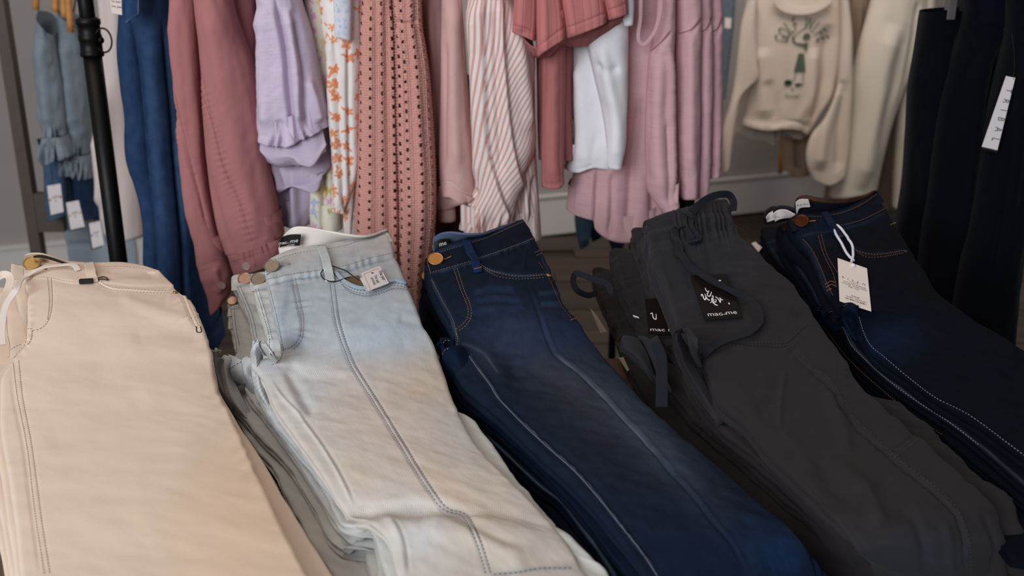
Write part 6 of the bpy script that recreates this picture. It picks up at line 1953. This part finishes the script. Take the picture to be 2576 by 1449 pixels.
# ------------------------------------------------------------------ navy trousers on clip hangers, right
rail2 = thing('trouser_rail', 'dark trouser rail above the navy trousers at upper right', 'clothes rail', (1.15, 1.7, 0))
pa, pb = at_y(A([[2380, -60]]), 1.78)[0], at_y(A([[3150, -150]]), 1.62)[0]
pb[2] = pa[2]
v, f = tube_geo([pa + [-.05, .03, .03], pb + [0, 0, .03]], .011, 14, n=6)
mk('top_bar', v, f, M['black_metal'], rail2)
for q in (pa + A([.10, .16, 0]), pb):
    v, f = tube_geo([(q[0], q[1], .01), (q[0], q[1], pa[2] + .03)], .012, 14, n=4)
    mk('post', v, f, M['black_metal'], rail2)
v, f = tube_geo([pa + A([.10, .16, .03]), pa + A([.10, -.03, .03])], .011, 14, n=3)
mk('cross_bar', v, f, M['black_metal'], rail2)
NV = K(6, 8, 16)
nv_spec = [
    ('navy trousers at left of the clip rail, waistband edge bare against cream trousers', 1.80, [[(2353, 33), (2470, 22)], [(2341, 107), (2470, 100)], [(2332, 160), (2466, 150)], [(2322, 214), (2452, 214)], [(2313, 355), (2430, 355)], [(2303, 480), (2412, 480)], [(2284, 600), (2400, 600)], [(2262, 720), (2390, 740)], [(2255, 880), (2390, 900)]], 240,
     [('g', [(2342, 104), (2460, 98)], -.003, 4), ('g', [(2430, 60), (2402, 207), (2371, 362), (2345, 560)], -.012, 16), ('g', [(2380, 110), (2360, 300), (2330, 560)], .008, 26)]),
    ('navy trousers in the middle of the clip rail, white brand tag hanging on them', 1.735, [[(2462, -40), (2572, -50)], [(2460, 20), (2566, 18)], [(2454, 69), (2562, 76)], [(2430, 155), (2548, 160)], [(2404, 241), (2532, 250)], [(2382, 362), (2508, 370)], [(2365, 500), (2490, 500)], [(2345, 650), (2460, 680)], [(2330, 860), (2440, 880)]], 241,
     [('g', [(2456, 66), (2510, 70), (2562, 84)], -.003, 4), ('g', [(2490, 100), (2460, 240), (2440, 420), (2410, 650)], .010, 24), ('g', [(2530, 90), (2500, 230), (2475, 420), (2440, 700)], -.010, 14), ('g', [(2550, 110), (2500, 170), (2470, 180)], -.0015, 3)]),
    ('navy trousers at right of the clip rail, cut by the photo edge', 1.66, [[(2580, -40), (2720, -60)], [(2578, 60), (2715, 60)], [(2570, 130), (2710, 130)], [(2554, 200), (2690, 200)], [(2520, 345), (2660, 350)], [(2492, 500), (2630, 500)], [(2455, 680), (2600, 690)], [(2420, 880), (2580, 900)]], 242,
     [('g', [(2600, 120), (2560, 350), (2530, 560)], .010, 20), ('g', [(2556, 300), (2530, 500), (2490, 720)], -.008, 12)])]
for lab, Y, rows, sd, ft in nv_spec:
    g = garment('hanging_trousers', lab, 'trousers', tuple(A(rows[-1]).mean(0)), Y, 'navy trousers on clip hangers')
    s_, _ = hang(g, rows, Y, M['plain'], NV, .05, .07, feats=ft, noise=NZ, nv=150, nu=70, seed=sd, marks=[('l', [(2456, 20), (2520, 18), (2560, 40)], 40, K(9, 13, 28), .6)] if sd == 241 else [])
    m = A(rows[0]).mean(0)
    for k in (.3, .62) if sd != 240 else (.35,):
        q = A(rows[0])
        pp = at_y(A([q[0] * (1 - k) + q[1] * k]), Y - .028)[0]
        c = mk('hanger_clip', *join([(lambda b: (b[0], b[1]))(box(pp + A([0, .0, .004]), (.011, .008, .034))), (lambda b: (b[0], b[1]))(box(pp + A([0, .012, .012]), (.008, .02, .02)))]), M['chrome'], g, smooth=False)
    hy = at_y(A([rows[0][0], rows[0][1]]), Y)
    v, f = tube_geo([hy[0] + [.01, 0, .03], hy[1] + [-.01, 0, .03]], .003, 8, n=4)
    mk('hanger_bar', v, f, M['chrome'], g)
    mm_ = hy.mean(0)
    v, f = tube_geo([mm_ + A([0, 0, .03]), mm_ + A([0, 0.01, .06]), mm_ + A([.0, .03, .11])], .002, 8, n=10)
    mk('hanger_hook', v, f, M['chrome'], g)
    if sd == 241:
        tg_, Q, n = card('brand_tag', g, [(2531, 191), (2554, 196), (2509, 378), (2470, 369)], depth=1.655, mat=M['card_white'])
        tg_['label'] = 'white slanted tag with dark lettering'
        print_on(tg_, Q, n, [('T   R   I   B   A   L', .46, .52, .10, {'rot': -90, 'wide': 1.0})], M['ink_dark'])
        cc, Q2, n2 = card('brand_tag', g, [(2530, 193), (2553, 198), (2508, 384), (2469, 375)], depth=1.659, mat=M['label_black'])
        v, f = tube_geo([at_y(A([[2550, 200]]), 1.654)[0], at_y(A([[2552, 150]]), 1.68)[0], at_y(A([[2545, 80]]), 1.70)[0]], .0006, 6, n=12)
        mk('tag_string', v, f, M['cord_black'], g)
# ------------------------------------------------------------------ far back of the shop
BY = 4.75
NB = [(.006, .08, .3, 0)]
g = garment('sweatshirt', 'cream sweatshirt with green printed golfer, hanging on the far wall rack', 'sweatshirt', (2010, 340), BY, None)
SW = K(210, 192, 176)
sS, _ = hang(g, [[(1890, -40), (2128, -40)], [(1882, 10), (2142, 16)], [(1880, 100), (2146, 100)], [(1896, 190), (2118, 200)], [(1890, 240), (2106, 245)], [(1878, 300), (2070, 300)], [(1873, 318), (1928, 329), (1980, 324), (2014, 329), (2042, 346)]], BY, M['plain'], SW, .06, .12,
             feats=[('g', [(2085, 60), (2075, 200), (2040, 330)], -.02, 18), ('g', [(2050, 120), (2040, 330)], .012, 14), ('g', [(1910, 120), (1925, 300)], .012, 24), ('g', [(1876, 300), (1930, 310), (2010, 308), (2046, 326)], -.005, 4), ('g', [(1930, 200), (1960, 320)], -.008, 14)], noise=NB, nv=130, nu=110, seed=301)
hang(g, [[(1892, -20), (1908, 0)], [(1868, 60), (1906, 90)], [(1860, 120), (1908, 160)], [(1850, 210), (1908, 202)], [(1838, 270), (1872, 232)], [(1822, 331), (1858, 290)], [(1821, 400), (1845, 370)], [(1824, 440), (1838, 420)]], BY - .04, M['plain'], SW, .03, .05, 'sleeve', noise=NB, nv=90, nu=40, seed=302)
hang(g, [[(2118, -20), (2140, 10)], [(2120, 60), (2148, 80)], [(2116, 150), (2150, 160)], [(2106, 240), (2149, 250)], [(2080, 300), (2146, 310)], [(2044, 345), (2142, 370)], [(2034, 420), (2133, 440)], [(2048, 455), (2088, 468), (2130, 448)]], BY - .05, M['plain'], SW, .03, .05, 'sleeve',
     feats=[('g', [(2112, 210), (2080, 300), (2060, 430)], .02, 16), ('g', [(2120, 200), (2110, 440)], -.014, 14)], noise=NB, nv=110, nu=50, seed=303)
ar = [at_y(A([p]), BY - .015)[0] for p in [(1950, -6), (1965, 16), (2003, 28), (2050, 22), (2082, 2), (2090, -12)]]
v, f = strap_geo(ar, np.repeat(A([[0, -1, .2]]), 6, 0), .034, .006, 40)
mk('neckband', v, f, M['rib'], g, np.zeros((len(v), 2)), A(SW) * .97)


def on_shirt(name, shapes, mat, flat=True):
    """print shapes given in photograph points onto the front of the sweatshirt"""
    parts = []
    for V, fc in shapes:
        P, N = sS.hit(V[:, :2])
        parts.append((P + N * .006, fc))
    V, f = join(parts)
    return mk(name, V, f, mat, g, smooth=False)


def arc_text(s, cx, cy, R, a0, a1, size, squash=.6):
    out = []
    for ch, a in zip(s, np.linspace(a0, a1, len(s))):
        if ch == ' ':
            continue
        V, f = glyphs(ch)
        V = V.copy()
        V[:, 0] = (V[:, 0] - (V[:, 0].max() + V[:, 0].min()) / 2) * size * squash
        V[:, 1] = V[:, 1] * size
        t = math.radians(a)
        x, y = V[:, 0], V[:, 1] + R
        out.append((np.stack([cx + x * math.cos(t) + y * math.sin(t), cy + x * math.sin(t) - y * math.cos(t)], 1), f))
    return out


on_shirt('lettering', arc_text('GOLF WIFE', 2017, 112, 37, -74, 74, 50, .46), M['ink_green'])
poly = lambda pts: (A(pts), [tuple(range(len(pts)))])
ell = lambda cx, cy, rx, ry, n=14: (A([(cx + rx * math.cos(a), cy + ry * math.sin(a)) for a in np.linspace(0, 6.283, n, endpoint=False)]), [tuple(range(n))])


def line2(pts, w):
    P = A(pts)
    if len(P) > 2:
        P = spline(P, 12)
    d = unit(np.gradient(P, axis=0))
    b = np.stack([-d[:, 1], d[:, 0]], 1) * w / 2
    n = len(P)
    return np.concatenate([P + b, P - b]), [(i, i + 1, n + i + 1, n + i) for i in range(n - 1)]


fig = [ell(2028, 92, 9, 8), line2([(2018, 96), (2030, 84), (2038, 92)], 3), ell(1995, 97, 4, 6), line2([(1994, 104), (2010, 112), (2028, 110)], 5), line2([(2008, 110), (2026, 118), (2026, 126)], 7), line2([(2030, 108), (2026, 122)], 6), line2([(1996, 92), (2012, 78), (2030, 66)], 2)]
fig += [poly([(2008, 134), (2022, 134), (2026, 180), (1996, 181)]), line2([(2002, 182), (1996, 204)], 2), line2([(2020, 182), (2020, 206)], 2)]
on_shirt('golfer_print', fig, M['ink_green'])
on_shirt('ground_print', [poly([(1972, 204), (1980, 200), (1992, 202), (1992, 213), (1974, 215)]), poly([(1999, 210), (2010, 209), (2024, 212), (2006, 217), (2000, 216)]), ell(1993, 224, 2.5, 3)], M['ink_green_dark'])
V, f = glyphs('Social', .4)
V = V[:, :2] * [1, -1] * 16 + [1990, 246]
on_shirt('small_lettering', [(V, f)], M['ink_green'])
g = garment('undershirt', 'white gathered shirt hem showing beneath the cream sweatshirt', 'shirt', (1950, 350), BY + .15, None)
hang(g, [[(1870, 200), (2050, 200)], [(1862, 300), (2045, 300)], [(1853, 338), (1890, 352), (1935, 360), (1944, 372), (1960, 345), (2000, 350), (2038, 348)]], BY + .17, M['plain'], K(206, 190, 178), .05, .06, feats=[('g', [(1940, 320), (1946, 372)], .02, 8), ('g', [(1975, 320), (1980, 352)], -.02, 8), ('g', [(2005, 320), (2010, 352)], .02, 8)], noise=NB, nv=50, nu=60, seed=304)
g = garment('hanging_blouse', 'beige blouse half hidden behind the cream sweatshirt', 'blouse', (1995, 440), BY + .3, None)
hang(g, [[(1960, 100), (2060, 100)], [(1970, 340), (2050, 340)], [(1976, 430), (2004, 446), (2044, 440)]], BY + .34, M['plain'], K(178, 154, 132), .06, .08, feats=[('g', [(2005, 340), (2010, 445)], -.02, 8)], noise=NB, nv=60, nu=40, seed=305)
g = garment('hanging_trousers', 'wide cream trousers hanging on the far wall, two legs parted at the hem', 'trousers', (2200, 500), BY, None)
TR = K(206, 194, 178)
sT, _ = hang(g, [[(2215, -60), (2350, -60)], [(2206, 0), (2348, 0)], [(2176, 110), (2344, 90)], [(2154, 212), (2312, 180)], [(2145, 309), (2268, 290)], [(2110, 442), (2238, 400)], [(2100, 505), (2218, 486)]], BY - .02, M['plain'], TR, .08, .10, 'trouser_leg', feats=[('g', [(2312, 0), (2296, 120), (2270, 270)], -.02, 6), ('g', [(2250, 60), (2210, 250), (2170, 480)], .02, 26), ('g', [(2280, 60), (2240, 250), (2200, 480)], -.012, 18)], noise=NB, nv=110, nu=70, seed=306)
hang(g, [[(2312, -60), (2362, -60)], [(2310, 40), (2356, 40)], [(2300, 120), (2343, 100)], [(2274, 270), (2328, 212)], [(2264, 398), (2312, 360)], [(2257, 530), (2276, 528), (2296, 508)]], BY + .04, M['plain'], TR * .95, .06, .08, 'trouser_leg', feats=[('g', [(2310, 100), (2280, 480)], .015, 12)], noise=NB, nv=90, nu=40, seed=307)
for i, (xa, xb, c) in enumerate(((2120, 2160, (132, 112, 94)), (2150, 2196, (150, 130, 110)), (2186, 2250, (120, 100, 84)), (2222, 2276, (146, 126, 108)))):
    g = garment('hanging_trousers', ['taupe trousers behind the sweatshirt sleeve, leftmost of the taupe row', 'lighter taupe trousers second in the row behind the cream pair', 'dark taupe trousers third in the row behind the cream pair', 'taupe trousers seen between the cream trouser legs'][i], 'trousers', (xa + 15, 520), BY + .2, 'taupe trousers on the far wall')
    hang(g, [[(xa + 30, -60), (xb + 40, -60)], [(xa + 15, 200), (xb + 20, 200)], [(xa - 40 + i * 18, 500), (xb - 34 + i * 18, 505)], [(xa - 44 + i * 18, 530), (xb - 38 + i * 18, 535)]], BY + .22 + .04 * i, M['plain'], K(*c), .04, .06, feats=[('g', [((xa + xb) / 2 + 30, 0), ((xa + xb) / 2 - 30, 500)], .02, 7)], noise=NB, nv=60, nu=36, seed=310 + i)
g = garment('hanging_jeans', 'grey-blue jeans sliver between the pink blouses and the sweatshirt', 'jeans', (1838, 200), BY, None)
hang(g, [[(1808, -60), (1858, -60)], [(1812, 60), (1850, 60)], [(1814, 180), (1836, 180)], [(1815, 250), (1826, 250)]], BY, M['denim_dark'], K(96, 106, 116), .03, .1, noise=NB, nv=60, nu=36, seed=315)
cc, Q, n = card('waist_patch', g, [(1824, 44), (1840, 46), (1838, 72), (1823, 70)], depth=BY - .06, mat=M['card_cream'])
v, f = tube_geo([at_y(A([[1968, 300]]), BY + .42)[0], at_y(A([[1962, 436]]), BY + .42)[0]], .012, 8, n=4)
tag(mk('wooden_dowel', v, f, M['hanger_wood'], None), 'thin yellowish wooden dowel below the sweatshirt hem', 'dowel')
# rack the far garments hang from, above the picture
pr = thing('wall_rack', 'wall mounted rack of the far garments', 'clothes rail', (1.5, 5.0, 1.5))
za = at_y(A([[2100, -62]]), BY + .1)[0, 2]
v, f = tube_geo([(.95, BY + .06, za), (2.25, BY + .06, za)], .014, 12, up=np.repeat(A([[0, 1, 0.]]), 5, 0), n=5)
mk('top_bar', v, f, M['grey_metal'], pr)
for x in (1.1, 2.1):
    v, f = tube_geo([(x, BY + .06, za), (x, 5.0 + WSL * x + .02, za + .02)], .012, 10, up=np.repeat(A([[0, 0, 1.]]), 4, 0), n=4)
    mk('bracket', v, f, M['grey_metal'], pr)
# denim hung low, seen under the pink blouse
for i, (xa, xb, yb, c, Y) in enumerate(((1448, 1492, 630, (70, 92, 118), 2.9), (1478, 1520, 612, (44, 60, 84), 3.0), (1530, 1580, 640, (36, 48, 70), 2.95))):
    g = garment('hanging_jeans', ['faded blue jeans leg hanging low beneath the pink blouse, leftmost', 'mid blue jeans leg beneath the pink blouse, middle one', 'dark blue jeans leg beneath the pink blouse, rightmost'][i], 'jeans', ((xa + xb) / 2, yb), Y, 'jeans hanging low behind the rail')
    hang(g, [[(xa - 4, 300), (xb + 8, 300)], [(xa - 2, 500), (xb + 4, 500)], [(xa + 4, yb - 30), (xb - 2, yb - 40)], [(xa + 12, yb), (xb - 10, yb - 18)]], Y, M['denim_dark'], K(*c), .05, .08, feats=[('g', [((xa + xb) / 2, 400), ((xa + xb) / 2, yb)], .015, 9)], noise=NB, nv=60, nu=36, seed=320 + i)
hz = at_y(A([[1470, 296]]), 2.95)[0]
lowr = thing('low_rack', 'low black rack carrying jeans behind the clothes rail', 'clothes rail', (hz[0], 2.95, 0))
xa, xb = at_y(A([[1360, 296]]), 2.95)[0, 0], at_y(A([[1620, 296]]), 2.95)[0, 0]
v, f = tube_geo([(xa, 2.98, hz[2]), (xb, 2.98, hz[2])], .012, 12, up=np.repeat(A([[0, 1, 0.]]), 4, 0), n=4)
mk('top_bar', v, f, M['black_metal'], lowr)
for x in at_y(A([[1552, 500], [1596, 500]]), 2.98)[:, 0]:
    v, f = tube_geo([(x, 2.98, .005), (x, 2.98, hz[2])], .012, 12, n=4)
    mk('post', v, f, M['black_metal'], lowr)

# ------------------------------------------------------------------ left background
pw = thing('rack_upright', 'thin grey-brown metal upright at far left of the back wall', 'rack upright', (-1.5, 2.95, 0))
a, b = at_y(A([[-14, 0], [112, 650]]), 2.95)
xm = (a[0] + b[0]) / 2
P = [at_y(A([[0, 70]]), 2.95)[0], at_y(A([[60, 360]]), 2.95)[0], at_y(A([[112, 645]]), 2.95)[0]]
v, f = join([box((xm, 2.95, 0.72), (.034, .034, 1.44))])
mk('post', v, f, M['grey_metal'], pw, smooth=False)
v, f = tube_geo([(xm, 2.95, 1.43), (xm + .9, 2.95, 1.43)], .012, 12, up=np.repeat(A([[0, 1, 0.]]), 4, 0), n=4)
mk('top_bar', v, f, M['grey_metal'], pw)
v, f = box((xm + .05, 2.95, .635), (.09, .03, .12))
mk('bracket', v, f, M['grey_metal'], pw, smooth=False)
v, f = box((xm + .9, 2.95, .72), (.034, .034, 1.44))
mk('post', v, f, M['grey_metal'], pw, smooth=False)

DN = K(134, 144, 154)


def ruffle(g, rows, Y, c, sd):
    hang(g, rows[:4], Y, M['denim_light'], c, .05, .08, 'sleeve', feats=[('g', [((rows[0][0][0] + rows[0][1][0]) / 2, 100), ((rows[3][0][0] + rows[3][1][0]) / 2, 330)], .012, 14), ('w', [(rows[3][0][0], rows[3][0][1] - 6), (rows[3][1][0], rows[3][1][1] - 6)], .008, 14, 14)], noise=[(.004, .03, .05, 0)], nv=80, nu=50, seed=sd, extend=False)
    hang(g, rows[3:], Y - .012, M['denim_light'], c, .05, .06, 'ruffle', feats=[('w', [(rows[-1][0][0], rows[-1][0][1] - 10), (rows[-1][-1][0], rows[-1][-1][1] - 10)], .014, 22, 24)], noise=[(.005, .03, .03, 0)], nv=40, nu=70, seed=sd + 1)


Gd = 'ruffled denim tops at left'
g = garment('denim_top', 'pale denim top with ruffled sleeve end, nearest the grey upright', 'top', (120, 415), 2.8, Gd)
ruffle(g, [[(80, 28), (116, 90)], [(72, 120), (124, 130)], [(80, 240), (142, 230)], [(94, 350), (152, 345)], [(84, 376), (158, 378)], [(77, 400), (100, 412), (114, 416), (136, 404), (160, 400)]], 2.78, DN, 330)
hang(g, [[(86, 360), (150, 350)], [(96, 430), (156, 430)], [(104, 520), (160, 500)], [(112, 560), (158, 545)]], 2.86, M['denim_dark'], K(76, 96, 124), .04, .08, 'body', noise=NB, nv=50, nu=36, seed=333)
for x in ((90, -60, 88, 26), (112, 30, 112, 0)):
    pass
def prong(g, p):
    q = at_y(A(p), 2.80)
    v, f = tube_geo(q, .009, 10, n=8)
    mk('hanger_prong', v, f, M['hanger_wood'], g)
prong(g, [(92, -70), (90, 24)])
g = garment('denim_top', 'pale denim top with ruffled sleeve end, beside the black post', 'top', (180, 450), 2.84, Gd)
ruffle(g, [[(134, 28), (190, 76)], [(130, 130), (200, 150)], [(138, 250), (206, 260)], [(152, 390), (208, 395)], [(140, 415), (214, 420)], [(128, 436), (150, 446), (176, 442), (196, 452), (217, 456)]], 2.84, DN * .9, 335)
hang(g, [[(150, 420), (214, 420)], [(164, 480), (222, 480)], [(170, 560), (246, 550)]], 2.92, M['denim_dark'], K(40, 58, 84), .04, .08, 'body', noise=NB, nv=50, nu=36, seed=338)
prong(g, [(140, -70), (140, 30)])
prong(g, [(158, -70), (162, 44)])
prong(g, [(168, -70), (178, 82)])
g = garment('denim_top', 'dark denim top glimpsed between the pale ruffles, lowest hem', 'top', (235, 560), 2.96, Gd)
hang(g, [[(196, 60), (232, 60)], [(200, 300), (246, 300)], [(214, 480), (258, 480)], [(226, 556), (262, 552)]], 2.97, M['denim_dark'], K(44, 66, 100), .04, .08, noise=NB, nv=60, nu=36, seed=339)
prong(g, [(214, -70), (216, 62)])
g = garment('hanging_skirt', 'pale grey-blue skirt hanging low behind the price tags', 'skirt', (210, 660), 3.1, None)
hang(g, [[(110, 380), (235, 380)], [(120, 520), (300, 520)], [(150, 620), (330, 620)], [(165, 720), (340, 720)]], 3.2, M['plain'], K(158, 166, 176), .05, .08, feats=[('g', [(150, 620), (240, 615), (330, 610)], -.01, 5)], noise=NB, nv=60, nu=50, seed=341)
v, f = tube_geo([at_y(A([[150, 380]]), 3.22)[0] + [0, 0, 0.0], at_y(A([[190, 0]]), 3.0)[0], at_y(A([[205, -66]]), 2.96)[0]], .003, 6, n=10)
mk('hanger_hook', v, f, M['grey_metal'], g)
for i, (cn, mk_, lab) in enumerate((([(118, 468), (152, 462), (160, 533), (128, 541)], 'red_mark', 'white price tag with red marks'), ([(166, 510), (198, 504), (213, 570), (178, 578)], 'yellow_mark', 'white price tag with yellow marks'), ([(224, 562), (252, 556), (262, 616), (233, 625)], 'blue_mark', 'white price tag with a blue mark, lowest'))):
    host = [o for o in bpy.data.objects if o.name.startswith('denim_top') and o.type == 'EMPTY'][i]
    c1, Q, n = card('price_tag', host, cn, depth=2.70, mat=M['card_white'])
    c1['label'] = lab
    raw_print(c1, Q, n, [(A([(.04, .46), (.18, .44), (.18, .52), (.04, .54)]), [(0, 1, 2, 3)])] + ([(A([(.8, .42), (.96, .40), (.96, .50), (.8, .5)]), [(0, 1, 2, 3)])] if i < 2 else []), M[mk_], 'colour_mark')
    print_on(c1, Q, n, [('SIZE', .5, .46, .12), ('S', .5, .6, .14), ('- - - -', .5, .93, .1)], M['ink_dark'])
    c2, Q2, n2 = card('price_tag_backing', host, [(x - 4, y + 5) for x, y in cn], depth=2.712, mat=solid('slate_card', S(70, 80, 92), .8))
    m = A(cn[:2]).mean(0)
    v, f = tube_geo([at_y(A([m + [0, 4]]), 2.699)[0], at_y(A([m + [-4, -24]]), 2.74)[0], at_y(A([m + [-8, -50]]), 2.80)[0]], .001, 6, n=8)
    mk('tag_string', v, f, M['cord_black'], host)
g = garment('hanging_shirt', 'plain white shirt hanging behind the black post', 'shirt', (290, 600), 2.5, None)
hang(g, [[(240, -20), (290, -20)], [(246, 100), (300, 100)], [(234, 230), (306, 230)], [(216, 345), (316, 340)], [(220, 446), (334, 440)], [(252, 555), (340, 530)], [(247, 588), (280, 600), (310, 608), (344, 606)]], 2.5, M['plain'], K(216, 200, 196), .05, .08, feats=[('g', [(262, 200), (272, 600)], .012, 16), ('g', [(240, 340), (262, 520)], .01, 10)], noise=NB, nv=90, nu=50, seed=345)
hk = at_y(A([[262, -20]]), 2.52)[0]
v, f = tube_geo([hk, hk + A([0, .1, .04]), A([hk[0] - .03, 2.95, 1.44])], .003, 6, n=10)
mk('hanger_hook', v, f, M['grey_metal'], g)
